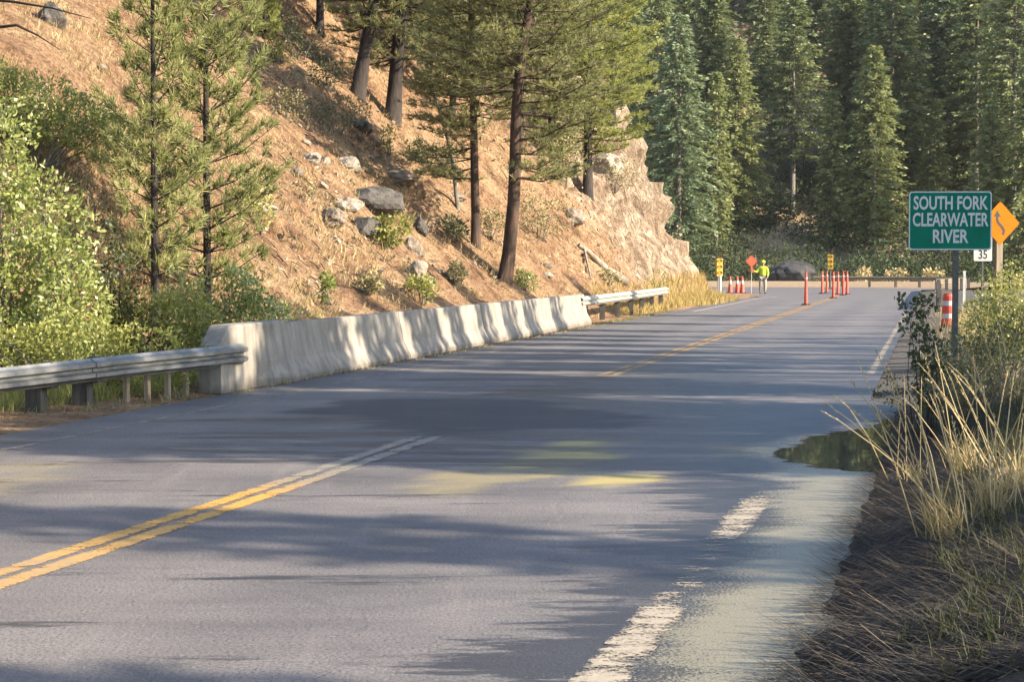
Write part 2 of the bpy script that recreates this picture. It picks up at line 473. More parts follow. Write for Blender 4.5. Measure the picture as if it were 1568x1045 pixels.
def rv(r=None):
    r = r or rnd
    while True:
        v = Vector((r.uniform(-1, 1), r.uniform(-1, 1), r.uniform(-1, 1)))
        if .01 < v.length_squared < 1: return v
def fattr(me, name, vals):
    a = me.attributes.new(name, 'FLOAT', 'POINT'); a.data.foreach_set('value', vals)
def smooth(o):
    o.data.polygons.foreach_set('use_smooth', [True] * len(o.data.polygons))

# ================================================================== SETTING
# ground sheet to the horizon
mb = MB()
mb.quad((-900, -300, -.62), (900, -300, -.62), (900, 1500, -.62), (-900, 1500, -.62))
tag(mb.build('ground', 'verge', tint=False), 'flat earth reaching to the foot of the far slope', None, None, 'structure')

# --- road
PUD = [(5, 3.62), (8, 3.66), (11, 3.74), (12.8, 3.72), (13.6, 3.6), (14.6, 3.42), (15.4, 3.2), (16.2, 3.3), (17.2, 3.7), (18.6, 4.1)]
verts, faces, wet, patch, dirt, tone, film, deep = [], [], [], [], [], [], [], []
YE = 78.0
rows = []
Y = -4.0
while Y < YE: rows.append(Y); Y += .16 if Y < 24 else .4
rows.append(YE)
def t_right(Y): return lerp(4.75, 3.9, sst(18.5, 21.5, Y))
NT = 44
for Y in rows:
    tl, tr = -4.0, t_right(Y)
    for j in range(NT + 1):
        t = lerp(tl, tr, j / NT)
        X = X_at(t, Y)
        verts.append((X, Y, 0.0))
        n = fbm(X * .35, Y * .9, 2.0)
        w = .22 + .26 * sst(12.8, 14.6, Y) * (1 - sst(34, 50, Y)) * sst(-3.5, .5, t + n) \
            + .75 * (1 - sst(13, 16, Y)) * sst(2.2, 4.1, t + .5 * n)
        w += .12 * sst(14, 17, Y) * (1 - sst(30, 36, Y)) * sst(-.8, 1.2, t + n)
        wet.append(min(1, max(0, w)))
        p = flat(0, 0) if False else None
        # repair patch across the middle; shade there is put into its dark colour
        pe = ((t + .4 + .25 * (Y - 19)) / 1.8) ** 2 + ((Y - 19.1) / 2.7) ** 2 + .7 * n
        patch.append(1 - sst(.7, 1.0, pe + .35 * fbm(X * 1.5, Y * 3, 7)))
        d = 0.0
        for (cx, cy, rx, ry, s_) in ((1.55, 15.1, .5, 1.4, 1.0), (2.4, 13.25, .32, .5, 1.0), (3.1, 15.4, .35, .7, .7), (1.3, 13.4, .4, .9, .4), (3.75, 8.5, .18, 3.0, .5), (-2.6, 12.5, .8, 2.0, .3)):
            q = ((t - cx) / rx) ** 2 + ((Y - cy) / ry) ** 2 + 1.1 * fbm(X * 2.5, Y * 1.5, 4)
            d = max(d, s_ * (1 - sst(.2, 1.3, q)))
        dirt.append(d)
        film.append((1 - sst(-.30, .85, interp(PUD, Y) + .26 - t + .25 * fbm(X * 1.2, Y * 1.2, 8))) * (1 - sst(18, 19, Y)))
        deep.append(sst(13, 14.5, Y) * (1 - sst(18, 19, Y)))
        lane = abs(abs(t) - 1.75)
        tone.append(.5 + .16 * math.exp(-((lane - .85) / .35) ** 2) - .10 * math.exp(-(lane / .3) ** 2) + .28 * fbm(X * .25, Y * .8, 11) + .18 * fbm(X * .8, Y * 2.6, 12) - .22 * sst(3.0, 3.9, abs(t)))
n1 = NT + 1
for i in range(len(rows) - 1):
    for j in range(NT):
        a = i * n1 + j
        faces.append((a, a + 1, a + n1 + 1, a + n1))
# the turn at the far end: one apron that swings left round the cliff
def arc(cx, cy, r, a0, a1, k):
    return [(cx + r * math.cos(R(lerp(a0, a1, i / k))), cy + r * math.sin(R(lerp(a0, a1, i / k)))) for i in range(k + 1)]
xl, xr = X_at(-4.0, YE), X_at(t_right(YE), YE)
inner = [(xl + .2393 * 4, YE + 4)] + arc(xl + .2393 * 8 - 4.6, YE + 8.2, 5, -8, 82, 7)
outer = [(X_at(3.9, 108), 108.0)] + arc(X_at(3.9, 108) - 6.2, 112, 8.5, 0, 82, 7) + [(-30, 131)]
poly = [(xl, YE), (xr, YE)] + outer + [(-30, 97)] + inner[::-1]
base = len(verts)
for (x, y) in poly:
    verts.append((x, y, 0.0)); wet.append(.1); patch.append(0); dirt.append(0); tone.append(.55); film.append(0); deep.append(0)
faces.append(tuple(range(base, base + len(poly))))
me = bpy.data.meshes.new('road')
me.from_pydata(verts, [], faces)
me.materials.append(M['asphalt'])
fattr(me, 'wet', wet); fattr(me, 'patch', patch); fattr(me, 'dirt', dirt); fattr(me, 'tone', tone); fattr(me, 'film', film); fattr(me, 'deep', deep)
bm = bmesh.new(); bm.from_mesh(me)
bmesh.ops.triangulate(bm, faces=[f for f in bm.faces if len(f.verts) > 4])
bm.to_mesh(me); bm.free()
tag(link('road', me), 'two-lane asphalt road, partly wet, curving left behind the cliff', None, None, 'structure')

# --- painted lines (children of nothing: each is a sheet of the setting)
def strip(name, material, t0, t1, y0, y1, worn=lambda Y: 0.0, fade=lambda Y: 0.0, z=.004, step=.3):
    v, f, e, wo, fa = [], [], [], [], []
    Y = y0; i = 0
    while True:
        for k in range(5):
            t = lerp(t0, t1, k / 4) + (.014 * fbm(Y * 3, t0 * 9, k) if k in (0, 4) else 0)
            v.append((X_at(t, Y), Y, z)); e.append(abs(k - 2) / 2); wo.append(worn(Y)); fa.append(fade(Y))
        if i:
            for k in range(4): f.append(((i - 1) * 5 + k, (i - 1) * 5 + k + 1, i * 5 + k + 1, i * 5 + k))
        if Y >= y1 - 1e-6: break
        Y = min(Y + step, y1); i += 1
    me = bpy.data.meshes.new(name); me.from_pydata(v, [], f); me.materials.append(M[material])
    fattr(me, 'edge', e); fattr(me, 'worn', wo); fattr(me, 'fade', fa)
    return tag(link(name, me), None, None, None, 'structure')
yw = lambda Y: .30 * sst(16.2, 17.6, Y) if Y < 20 else .30 * (1 - sst(23.5, 26, Y)) + .06
yf_shade = lambda Y: interp([(0, .45), (8.3, .42), (9.6, .5), (10.5, .15), (12.4, .0), (13.2, .75), (14, 1), (20, 1), (24, .7), (40, .35), (60, .2)], Y)  # greyed by mud film; nearest stretch also greyed for the half shade there
ww_shade = lambda Y: interp([(5, .02), (7, .0), (8.4, .02), (9.0, .10), (10.3, .09), (10.9, .01), (12.0, .01), (13.4, .3)], Y)  # wear, plus a thinned middle stretch standing for a shade band
lines = [
    ('paint_yellow', -.165, -.02, -3, 17.6, yw, yf_shade, 'yellow centre line, left stripe running up to the dark patch'),
    ('paint_yellow', .02, .165, -3, 17.6, yw, yf_shade, 'yellow centre line, right stripe running up to the dark patch'),
    ('paint_yellow', -.165, -.02, 23.4, 96, yw, yf_shade, 'worn centre line, left stripe beyond the dark patch'),
    ('paint_yellow', .02, .165, 23.4, 96, yw, yf_shade, 'worn centre line, right stripe beyond the dark patch'),
    ('paint_white', 3.36, 3.60, 5, 13.4, ww_shade, lambda Y: .0, 'broad patchy white edge line at the right in the foreground'),
    ('paint_white', 3.66, 3.80, 26, 108, lambda Y: .03, lambda Y: .3, 'white edge line along the far right side of the road'),
    ('paint_white', -3.34, -3.22, 8, 60, lambda Y: .05, lambda Y: .4, 'thin worn white edge line along the left side of the road'),
    ('paint_white', -3.34, -3.20, 60, YE, lambda Y: -.1, lambda Y: 0, 'bright white edge line beside the golden grass'),
]
for mt, a, b_, y0, y1, wo, fa, lab in lines:
    strip('road_marking', mt, a, b_, y0, y1, wo, fa)['label'] = lab
def ribbon(name, material, pts, w, z=.004, label=None):
    mb = MB()
    P = [Vector((x, y, 0)) for x, y in pts]
    L = []
    for i, p in enumerate(P):
        d = (P[min(i + 1, len(P) - 1)] - P[max(i - 1, 0)]).normalized()
        n = Vector((-d.y, d.x, 0)) * (w / 2)
        L.append((p + n + Vector((0, 0, z)), p - n + Vector((0, 0, z))))
    for a, b_ in zip(L, L[1:]): mb.quad(a[1], b_[1], b_[0], a[0])
    return tag(mb.build(name, material, tint=False), label, None, None, 'structure')
ribbon('road_marking', 'paint_white', [(X_at(-3.27, YE + .02), YE + .02)] + [(x + .75, y - .25) for x, y in inner] + [(-2, 95.2), (-28, 98.5)], .16,
       label='white edge line hooking left round the cliff')
ribbon('road_marking', 'paint_white', [(x - .6, y - .8) for x, y in outer[2:-1]] + [(-28, 129.4)], .30, label='white outer edge line across the far bend')

# --- puddle
mb = MB()
Y = 5.0
prev = None
Y = 13.3
while Y < 18.6:
    nL = .17 * fbm(2.0, Y * 1.1, 1) + .13 * fbm(5.0, Y * 4, 2) + .09 * fbm(8.0, Y * 14, 3)
    tl = interp(PUD, Y) + .10 + nL + 1.2 * (1 - sst(13.3, 14.3, Y))
    a = Vector((X_at(tl, Y), Y, .0016)); c_ = Vector((X_at(4.6, Y), Y, .0016))
    if prev: mb.quad(prev[0], prev[1], c_, a)
    prev = (a, c_)
    Y += .03
tag(mb.build('puddle', 'water', tint=False), 'long shallow puddle along the right edge of the road', None, None, 'structure')

# --- right bank
verts, faces = [], []
rowsb = [2 + .12 * i for i in range(int(22 / .12))] + [24 + .5 * i for i in range(int(112 / .5))]
ts = [3.88 + .1 * i for i in range(36)] + [7.6 + .6 * i for i in range(40)]
for Y in rowsb:
    # beyond the turn the bank swings outside the guardrail
    for t in ts:
        X = X_at(t, Y)
        verts.append((X, Y, bank(X, Y)))
k = len(ts)
for i in range(len(rowsb) - 1):
    if rowsb[i] > 106: break
    for j in range(k - 1):
        a = i * k + j
        faces.append((a, a + 1, a + k + 1, a + k))
me = bpy.data.meshes.new('roadside_bank'); me.from_pydata(verts, [], faces); me.materials.append(M['mud'])
me.materials.append(M['shoulder'])
for p in me.polygons:
    if p.center.y > 19.5: p.material_index = 1
smooth(tag(link('roadside_bank', me), 'dark muddy bank rising from the puddle on the right', None, None, 'structure'))

# --- sandy verge outside the far bend
mb = MB()
ov = [(x, y) for x, y in outer]
for (a, b_) in zip(ov, ov[1:]):
    def outp(p, d):
        cx, cy = 12, 100
        v = Vector((p[0] - cx, p[1] - cy)).normalized() * d
        return (p[0] + v.x, p[1] + v.y)
    ch = [(0, -.004), (3.2, .0), (4.5, .12), (7.5, .34), (9, .3), (13, -.7)]
    for (d0, z0_), (d1_, z1_) in zip(ch, ch[1:]):
        p0, p1, p2, p3 = outp(a, d0), outp(a, d1_), outp(b_, d1_), outp(b_, d0)
        mb.quad((*p0, z0_), (*p1, z1_), (*p2, z1_), (*p3, z0_))
tag(mb.build('sandy_verge', 'sand', tint=False), 'sandy verge outside the far bend', None, None, 'structure')

mb = MB(); mb.quad((-2, 74, -.03), (16, 74, -.03), (16, 97, -.03), (-2, 97, -.03))
tag(mb.build('gravel_verge', 'sand', tint=False), 'gravel verge inside the bend below the rock cut', None, None, 'structure')

# --- hillside with the rock cut
verts, faces, rocky = [], [], []
Ys = [12 + .4 * i for i in range(115)] + [58 + .2 * i for i in range(190)]
NV = 8
ns = list(range(-NV, 0)) + [0] + [.28 * i for i in range(1, 64)] + [17.9 + .8 * i for i in range(1, 36)]
for Y in Ys:
    tt = toe(Y)
    for n in ns:
        t = -(n + tt) if n >= 0 else lerp(-3.9, -tt, (n + NV) / NV)
        X = X_at(t, Y)
        z = hill(X, Y)
        w = sst(60, 80, Y) * sst(.2, 1.0, n)
        ox = oy = oz = 0.0
        if n > .1:
            # rills, litter humps
            z += .20 * fbm(X * .7, Y * .9, 2.2) * sst(0, 1.5, n) + .09 * fbm(X * 2.4, Y * 2.4, 5.0) * sst(0, 1, n)
            g_ = abs(fbm(X * .12, Y * .42, 9.0)); z -= .28 * (1 - sst(0, .12, g_)) * sst(.5, 2.5, n)
        if w > 0:
            d1 = noise.cell(Vector((X * .55 + z * .3, Y * .42, z * .75)))
            d2 = noise.cell(Vector((X * 1.1 + 3, Y * .9 + z * .3, z * 1.6)))
            d3 = noise.cell(Vector((X * 2.3 + z, Y * 2.0 + z * .6, z * 3.1)))
            dd = w * (.75 * (d1 - .5) + .42 * (d2 - .5) + .26 * (d3 - .5) + .5 * fbm(X * .5, Y * .5, z * .5) + .3 * fbm(X * 1.7, Y * 1.7, z * 1.7))
            ox, oz = dd * .9, dd * .35
        else:
            d2 = 0
        rk_ = .25 + .75 * w if Y > 62 else .18 + .25 * fbm(X * .2, Y * .2, 1) + .12 * sst(50, 62, Y)
        rocky.append(rk_)
        if n <= 0: z = -.012 + (.03 * fbm(X * 2, Y * 2, 0) + .02) * sst(4.1, 4.6, -t)
        verts.append((X + ox, Y, z + oz))
k = len(ns)
for i in range(len(Ys) - 1):
    for j in range(k - 1):
        a = i * k + j
        faces.append((a, a + k, a + k + 1, a + 1))
me = bpy.data.meshes.new('hillside'); me.from_pydata(verts, [], faces); me.materials.append(M['soil'])
fattr(me, 'rocky', rocky)
tag(link('hillside', me), 'steep rusty-brown hillside ending in a pale rock cut', None, None, 'structure')

# --- far slope
verts, faces = [], []
gx = [-120 + 4 * i for i in range(70)]
gy = [112 + 4 * i for i in range(66)]
for Y in gy:
    for X in gx: verts.append((X, Y, farhill(X, Y)))
k = len(gx)
for i in range(len(gy) - 1):
    for j in range(k - 1):
        a = i * k + j
        faces.append((a, a + 1, a + k + 1, a + k))
me = bpy.data.meshes.new('far_slope'); me.from_pydata(verts, [], faces); me.materials.append(M['far_soil'])
smooth(tag(link('far_slope', me), 'wooded canyon slope with pale dry openings behind the bend', None, None, 'structure'))

# ================================================================== BARRIERS AND RAILS
def sweep(mb, prof, path, closed=True):
    """prof: list of (outward, z); path: list of (x, y); outward = to the right of travel"""
    P = [Vector((x, y)) for x, y in path]
    base = len(mb.v); k = len(prof)
    for i, p in enumerate(P):
        d = (P[min(i + 1, len(P) - 1)] - P[max(i - 1, 0)]).normalized()
        r = Vector((d.y, -d.x))
        for (o, z) in prof: mb.v.append(Vector((p.x + r.x * o, p.y + r.y * o, z)))
    for i in range(len(P) - 1):
        for j in range(k if closed else k - 1):
            a = base + i * k + j; b_ = base + i * k + (j + 1) % k
            mb.f.append((a, b_, b_ + k, a + k)); mb.t.append(.5)
    if closed:
        mb.f.append(tuple(base + j for j in reversed(range(k)))); mb.t.append(.5)
        mb.f.append(tuple(base + (len(P) - 1) * k + j for j in range(k))); mb.t.append(.5)

JERSEY = [(.30, 0), (.30, .075), (.175, .32), (.085, .80), (.075, .815), (-.075, .815), (-.085, .80), (-.175, .32), (-.30, .075), (-.30, 0)]
def bx_t(Y): return interp([(22, -4.18), (30, -4.32), (48, -4.52)], Y)
cuts = [24.6, 30.2, 35.9, 41.6, 47.2]
labs = ['concrete barrier segment in deep shade next to the square end block',
        'concrete barrier segment striped with many narrow tree shadows',
        'concrete barrier segment half dark and half sunlit in mid row',
        'sunlit concrete barrier segment at the far end, beside the pale guardrail']
for (a, b_), lab in zip(zip(cuts, cuts[1:]), labs):
    mb = MB()
    path = [(X_at(bx_t(lerp(a, b_ - .035, i / 6)), lerp(a, b_ - .035, i / 6)), lerp(a, b_ - .035, i / 6)) for i in range(7)]
    sweep(mb, JERSEY, path)
    o = mb.build('concrete_barrier', 'concrete', tint=False)
    tag(o, lab, 'barrier', 'concrete barriers along the left edge')
    bv = o.modifiers.new('bevel', 'BEVEL'); bv.width = .012; bv.segments = 2; bv.limit_method = 'ANGLE'
# end block: square at the near end, flaring into the barrier section
mb = MB()
prof_a = [(.16, 0), (.16, .12), (.16, .34), (.14, .60), (.12, .62), (-.12, .62), (-.14, .60), (-.16, .34), (-.16, .12), (-.16, 0)]
prof_m = [(.17, 0), (.17, .12), (.17, .34), (.15, .84), (.13, .86), (-.13, .86), (-.15, .84), (-.17, .34), (-.17, .12), (-.17, 0)]
prof_b = [(.31, 0), (.31, .08), (.19, .33), (.10, .84), (.09, .86), (-.09, .86), (-.10, .84), (-.19, .33), (-.31, .08), (-.31, 0)]
st = [(22.1, prof_a), (22.45, prof_m), (23.3, prof_m), (24.2, prof_b), (24.58, prof_b)]
for i, (Y, pr) in enumerate(st):
    t0 = bx_t(Y) + .02
    for o_, z in pr: mb.v.append(Vector((X_at(t0, Y) + o_ * CT, Y - o_ * .25, z)))
k = 10
for i in range(len(st) - 1):
    for j in range(k):
        a = i * k + j; b2 = i * k + (j + 1) % k
        mb.f.append((a, b2, b2 + k, a + k)); mb.t.append(.5)
mb.f.append(tuple(reversed(range(k)))); mb.t.append(.5)
mb.f.append(tuple((len(st) - 1) * k + j for j in range(k))); mb.t.append(.5)
o = mb.build('concrete_end_block', 'concrete', tint=False)
tag(o, 'taller square concrete end block where the near guardrail meets the barrier', 'barrier', 'concrete barriers along the left edge')
bv = o.modifiers.new('bevel', 'BEVEL'); bv.width = .015; bv.segments = 2; bv.limit_method = 'ANGLE'

WB = [(0, 0), (.02, .028), (.078, .052), (.078, .095), (.016, .116), (.016, .150), (.078, .170), (.078, .214), (.02, .238), (0, .268)]
def wbeam(mb, path, ztop, flip=1):
    z0 = ztop - .268
    prof = [(flip * o, z0 + z) for o, z in WB] + [(flip * (o - .006), z0 + z) for o, z in reversed(WB)]
    sweep(mb, prof if flip > 0 else prof[::-1], path)
# near guardrail on the left
pts_px = [(30, 645), (125, 626), (203, 617), (240, 613), (277, 609), (290, 608), (303, 607), (316, 606)]
ctrl = [(8.0, -6.9), (12, -6.3), (15.5, -5.75), (18.2, -5.18), (19.6, -4.78), (20.8, -4.42), (21.8, -4.05), (22.9, -3.97)]
def rail_t(Y): return interp(ctrl, Y)
path = []
Y = 8.0
while Y <= 22.95:
    path.append((X_at(rail_t(Y), Y), Y)); Y += .3
gr = thing('guardrail', 'dented steel W-beam guardrail on wooden posts at the left foreground', 'guardrail')
mb = MB(); wbeam(mb, path, .615); near_rail = None
for v in mb.v: v.z -= .10 * (1 - sst(17.5, 22.5, v.y))
near_rail = mb.build('rail', 'steel', gr, tint=False)
py_ = [9.1, 11.0, 12.9, 14.8, 16.55, 18.3, 19.55, 20.2, 20.85, 21.15, 21.45, 21.72]
for i, Y in enumerate(py_):
    big = Y < 20.5
    w, d = (.19, .15) if big else (.05, .08)
    c_ = Vector((X_at(rail_t(Y) - .22, Y), Y, 0))
    mb = MB(); mb.box((c_.x, c_.y, .18 - .08 * (1 - sst(17.5, 22.5, Y))), (w, d, .78), -.25); 
    p = mb.build('post', 'post_wood' if big else 'post_lumber', gr, tint=False)  # thin end posts in pale lumber, the sun on them put into the colour
    if big:
        mb = MB(); mb.box((X_at(rail_t(Y) - .075, Y), Y, .47 - .10 * (1 - sst(17.5, 22.5, Y))), (.13, .14, .30), -.25)
        mb.build('spacer_block', 'post_wood', gr, tint=False)
for i, Y in enumerate((12.9, 16.55, 20.2)):
    mb = MB()
    sweep(mb, [(o + .004, .347 + z) for o, z in WB] + [(o + .011, .347 + z) for o, z in reversed(WB)], [(X_at(rail_t(Y - .16), Y - .16), Y - .16), (X_at(rail_t(Y + .16), Y + .16), Y + .16)])
    for v in mb.v: v.z -= .10 * (1 - sst(17.5, 22.5, v.y))
    mb.build('splice', 'steel', near_rail, tint=False)
# guardrail after the barrier
def r2(Y): return interp([(47.3, -4.42), (56, -4.6), (66, -5.0)], Y)
gr = thing('guardrail', 'pale sunlit guardrail running from the far barrier end to the golden grass', 'guardrail')
path = [(X_at(r2(46.6 + i), 46.6 + i), 46.6 + i) for i in range(20)]
M['rail_pale'] = simple('pale_rail', (.34, .33, .29), (.52, .50, .44), 5, .5)
mb = MB(); wbeam(mb, path, .76); mb.build('rail', 'rail_pale', gr, tint=False)
for Y in (48.2, 51, 53.8, 56.6, 59.4, 62.2, 65):
    mb = MB(); mb.box((X_at(r2(Y) - .16, Y), Y, .32), (.15, .15, .8)); mb.build('post', 'post_wood', gr, tint=False)
# guardrail round the outer bend
def off(p, d): 
    v = Vector((p[0] - 12, p[1] - 100)).normalized() * d
    return (p[0] + v.x, p[1] + v.y)
pth = [(X_at(4.75, Y), Y) for Y in (62, 70, 78, 86, 94, 102)] + [off(p, 2.4) for p in outer[1:-1]]
pth += [(lerp(pth[-1][0], 21.8, i / 3), lerp(pth[-1][1], 131.6, i / 3)) for i in range(1, 4) if pth[-1][0] > 21.8]
gr = thing('guardrail', 'weathered guardrail following the outside of the far bend', 'guardrail')
mb = MB(); wbeam(mb, pth, .74, -1); mb.build('rail', 'post_lumber', gr, tint=False)
acc = 0
for (a, b_) in zip(pth, pth[1:]):
    L = (Vector(b_) - Vector(a)).length
    n = max(1, round(L / 3.0))
    for i in range(n):
        u = i / n
        p = off((lerp(a[0], b_[0], u), lerp(a[1], b_[1], u)), .14)
        mb = MB(); mb.box((p[0], p[1], .33), (.15, .15, .74)); mb.build('post', 'post_wood', gr, tint=False)

# ================================================================== SIGNS
def text_mesh(body, size, name, material, parent, loc, xs=1.0, bold=0.0, rz=0.0):
    cu = bpy.data.curves.new(name, 'FONT')
    cu.body = body; cu.size = size; cu.align_x = 'CENTER'; cu.align_y = 'CENTER'; cu.offset = bold
    cu.extrude = .001; cu.resolution_u = 3
    tmp = bpy.data.objects.new('tmp', cu); col.objects.link(tmp)
    dg = bpy.context.evaluated_depsgraph_get()
    me = bpy.data.meshes.new_from_object(tmp.evaluated_get(dg))
    bpy.data.objects.remove(tmp)
    me.name = name; me.materials.clear(); me.materials.append(M[material])
    o = link(name, me, parent)
    o.location = loc; o.rotation_euler = (math.pi / 2, 0, 0); o.scale = (xs, 1, 1)
    return o
def rounded(w, h, r, k=5):
    pts = []
    for cx, cy, a0 in ((w / 2 - r, h / 2 - r, 0), (-w / 2 + r, h / 2 - r, 90), (-w / 2 + r, -h / 2 + r, 180), (w / 2 - r, -h / 2 + r, 270)):
        pts += arc(cx, cy, r, a0, a0 + 90, k)
    return pts
def plate(name, pts, y0, y1, material, parent, z=0.0):
    mb = MB(); n = len(pts)
    mb.v = [Vector((x, y0, zz + z)) for x, zz in pts] + [Vector((x, y1, zz + z)) for x, zz in pts]
    mb.f = [tuple(range(n)), tuple(reversed(range(n, 2 * n)))] + [(i, i + n, (i + 1) % n + n, (i + 1) % n) for i in range(n)]
    mb.t = [.5] * len(mb.f)
    return mb.build(name, material, parent, tint=False)
def ring(name, po, pi, y0, y1, material, parent, z=0.0):
    mb = MB(); n = len(po)
    for pts, y in ((po, y0), (pi, y0), (po, y1), (pi, y1)):
        mb.v += [Vector((x, y, zz + z)) for x, zz in pts]
    for i in range(n):
        j = (i + 1) % n
        mb.f += [(i, j, n + j, n + i), (2 * n + i, 3 * n + i, 3 * n + j, 2 * n + j), (i, 2 * n + i, 2 * n + j, j), (n + i, n + j, 3 * n + j, 3 * n + i)]
    mb.t = [.5] * len(mb.f)
    return mb.build(name, material, parent, tint=False)
# green river sign
YS = 19.0
pc = at(1455, 338, YS)
base = at(1463, 500, YS)
sw, sh = 126 / F_PX * YS, 90 / F_PX * YS
g = thing('river_name_sign', 'green road sign with white lettering SOUTH FORK CLEARWATER RIVER', 'sign', (base.x, YS, bank(base.x, YS) - .02), R(-2))
dx, zc = pc.x - base.x, pc.z - (bank(base.x, YS) - .02)
po = rounded(sw, sh, .035)
pn = plate('panel', po, 0, .004, 'sign_green', g, zc); pn.location.x = dx
bo = ring('border', rounded(sw - .004, sh - .004, .034), rounded(sw - .03, sh - .03, .026), -.003, -.001, 'sign_white', g, zc); bo.location.x = dx
for txt, py in (('SOUTH FORK', 312), ('CLEARWATER', 337.5), ('RIVER', 363)):
    zz = zc + (338 - py) / F_PX * YS
    o = text_mesh(txt, .20, 'lettering', 'sign_white', g, (dx, -.003, zz), 1, .0045)
    wd = {'SOUTH FORK': 113, 'CLEARWATER': 115, 'RIVER': 54}[txt] / F_PX * YS
    o.scale.x = wd / max(1e-3, o.dimensions.x)
mb = MB(); mb.box((0, .03, zc / 2 + .12), (.062, .03, zc + .40)); mb.build('post', 'steel_dark', g, tint=False)
for zz in (zc + .2, zc - .2):
    mb = MB(); mb.tube([(0, -.006, zz), (0, .02, zz)], .009, 8)
    mb.build('bolt', 'steel', g, tint=False)
# amber diamond
YD = 50.0
pc = at(1529, 342, YD)
hd = 33.5 / F_PX * YD
zb = bank(pc.x, YD) - .05
g = thing('curve_warning_sign', 'amber diamond sign with black winding arrow on a wooden post', 'sign', (pc.x, YD, zb), R(16))
z0 = pc.z - zb
dm = [(hd * x, hd * y) for x, y in ((.04, -.96), (.96, -.04), (.96, .04), (.04, .96), (-.04, .96), (-.96, .04), (-.96, -.04), (-.04, -.96))]
plate('panel', dm, -.09, -.086, 'sign_yellow', g, z0)
ap = [(.13, -.50), (.19, -.34), (.10, -.18), (-.10, .02), (-.16, .16), (-.15, .30)]
L_, R_ = [], []
for i, p in enumerate(ap):
    d = (Vector(ap[min(i + 1, 5)]) - Vector(ap[max(i - 1, 0)])).normalized()
    n = Vector((-d.y, d.x)) * .062
    L_.append(Vector(p) + n); R_.append(Vector(p) - n)
pts = R_ + [Vector((.03, .27)), Vector((-.15, .56)), Vector((-.33, .27))] + L_[::-1]
plate('arrow', [(p.x * hd * 1.05, p.y * hd * 1.05) for p in pts], -.094, -.0905, 'sign_black', g, z0)
mb = MB(); mb.box((0, 0, (z0 + hd * .6) / 2), (.19, .165, z0 + hd * .6)); mb.build('post', 'post_lumber', g, tint=False)
# speed plate
YV = 57.0
pc = at(1504.5, 381, YV)
zb = bank(pc.x, YV) - .05
g = thing('speed_sign', 'white speed plate reading 35 half hidden behind the green sign', 'sign', (pc.x, YV, zb), R(6))
z0 = pc.z - zb
plate('panel', rounded(.61, .80, .04), -.04, -.036, 'plate_white', g, z0)
text_mesh('35', .40, 'lettering', 'sign_black', g, (0, -.043, z0 - .2), .8, .006)
mb = MB(); mb.box((0, 0, z0 / 2 + .15), (.06, .06, z0 + .3)); mb.build('post', 'steel_dark', g, tint=False)

# ================================================================== TRAFFIC CONTROL
def lathe(mb, prof, k=14, c=(0, 0, 0)):
    base = len(mb.v)
    for r, z in prof:
        for j in range(k):
            a = 2 * math.pi * j / k
            mb.v.append(Vector((c[0] + r * math.cos(a), c[1] + r * math.sin(a), c[2] + z)))
    for i in range(len(prof) - 1):
        for j in range(k):
            a = base + i * k + j; b_ = base + i * k + (j + 1) % k
            mb.f.append((a, b_, b_ + k, a + k)); mb.t.append(.5)
    mb.f.append(tuple(base + j for j in reversed(range(k)))); mb.t.append(.5)
    mb.f.append(tuple(base + (len(prof) - 1) * k + j for j in range(k))); mb.t.append(.5)
def channelizer(h, label, loc, group, r0=.075, r1=.045):
    g = thing('traffic_channelizer', label, 'traffic cone', loc, 0, group)
    mb = MB(); lathe(mb, [(.20, 0), (.20, .03), (.13, .055), (r0 + .01, .06)], 8); mb.build('base', 'rubber', g, tint=False)
    mb = MB(); lathe(mb, [(r0, .05), (lerp(r0, r1, .9), h * .9), (r1 * .75, h * .92), (r1 * .75, h * .97), (r1, h * .975), (r1, h)]); tb = mb.build('tube', 'orange', g, smooth=False, tint=False)
    for u in (.80,):
        ra = lerp(r0, r1, u) + .004
        mb = MB(); lathe(mb, [(ra + .001, h * u - .03), (ra - .001, h * u + .03)]); mb.build('reflective_band', 'reflective', tb, tint=False)
    return g
GC = 'orange channelizers in the middle of the road'
chan = [((1234, 467.5), 1.16, 'nearest slim orange channelizer, on its own at the start of the yellow line'),
        ((1276, 457), 1.10, 'slim orange channelizer second nearest, standing on the yellow line'),
        ((1259, 450), 1.06, 'slim orange channelizer at the back left of the cluster'),
        ((1266, 449), 1.06, 'orange channelizer just right of the back left one'),
        ((1283, 451), 1.06, 'orange channelizer in the middle of the back cluster'),
        ((1291, 452.5), 1.08, 'orange channelizer second from the right in the cluster'),
        ((1297, 451), 1.08, 'rightmost orange channelizer of the cluster')]
for (px, py), h, lab in chan:
    p = flat(px, py)
    channelizer(h * 1.14, lab, p, GC)
def cone(h, label, loc, group):
    g = thing('traffic_cone', label, 'traffic cone', loc, 0, group)
    mb = MB(); mb.box((0, 0, .02), (.36, .36, .04)); mb.build('base', 'rubber', g, tint=False)
    mb = MB(); lathe(mb, [(.14, .04), (.035, h)]); bd_ = mb.build('body', 'orange', g, tint=False)
    mb = MB(); lathe(mb, [(lerp(.14, .035, .55) + .004, h * .55), (lerp(.14, .035, .75) + .004, h * .75)]); mb.build('reflective_band', 'reflective', bd_, tint=False)
for px, lab in ((1118, 'orange cone left of two others behind the golden grass'), (1129, 'middle orange cone behind the golden grass'), (1136.5, 'orange cone nearest the flagger behind the golden grass')):
    p = flat(px, 449); cone(.92, lab, (p.x, p.y, 0), 'orange cones beside the flagger')
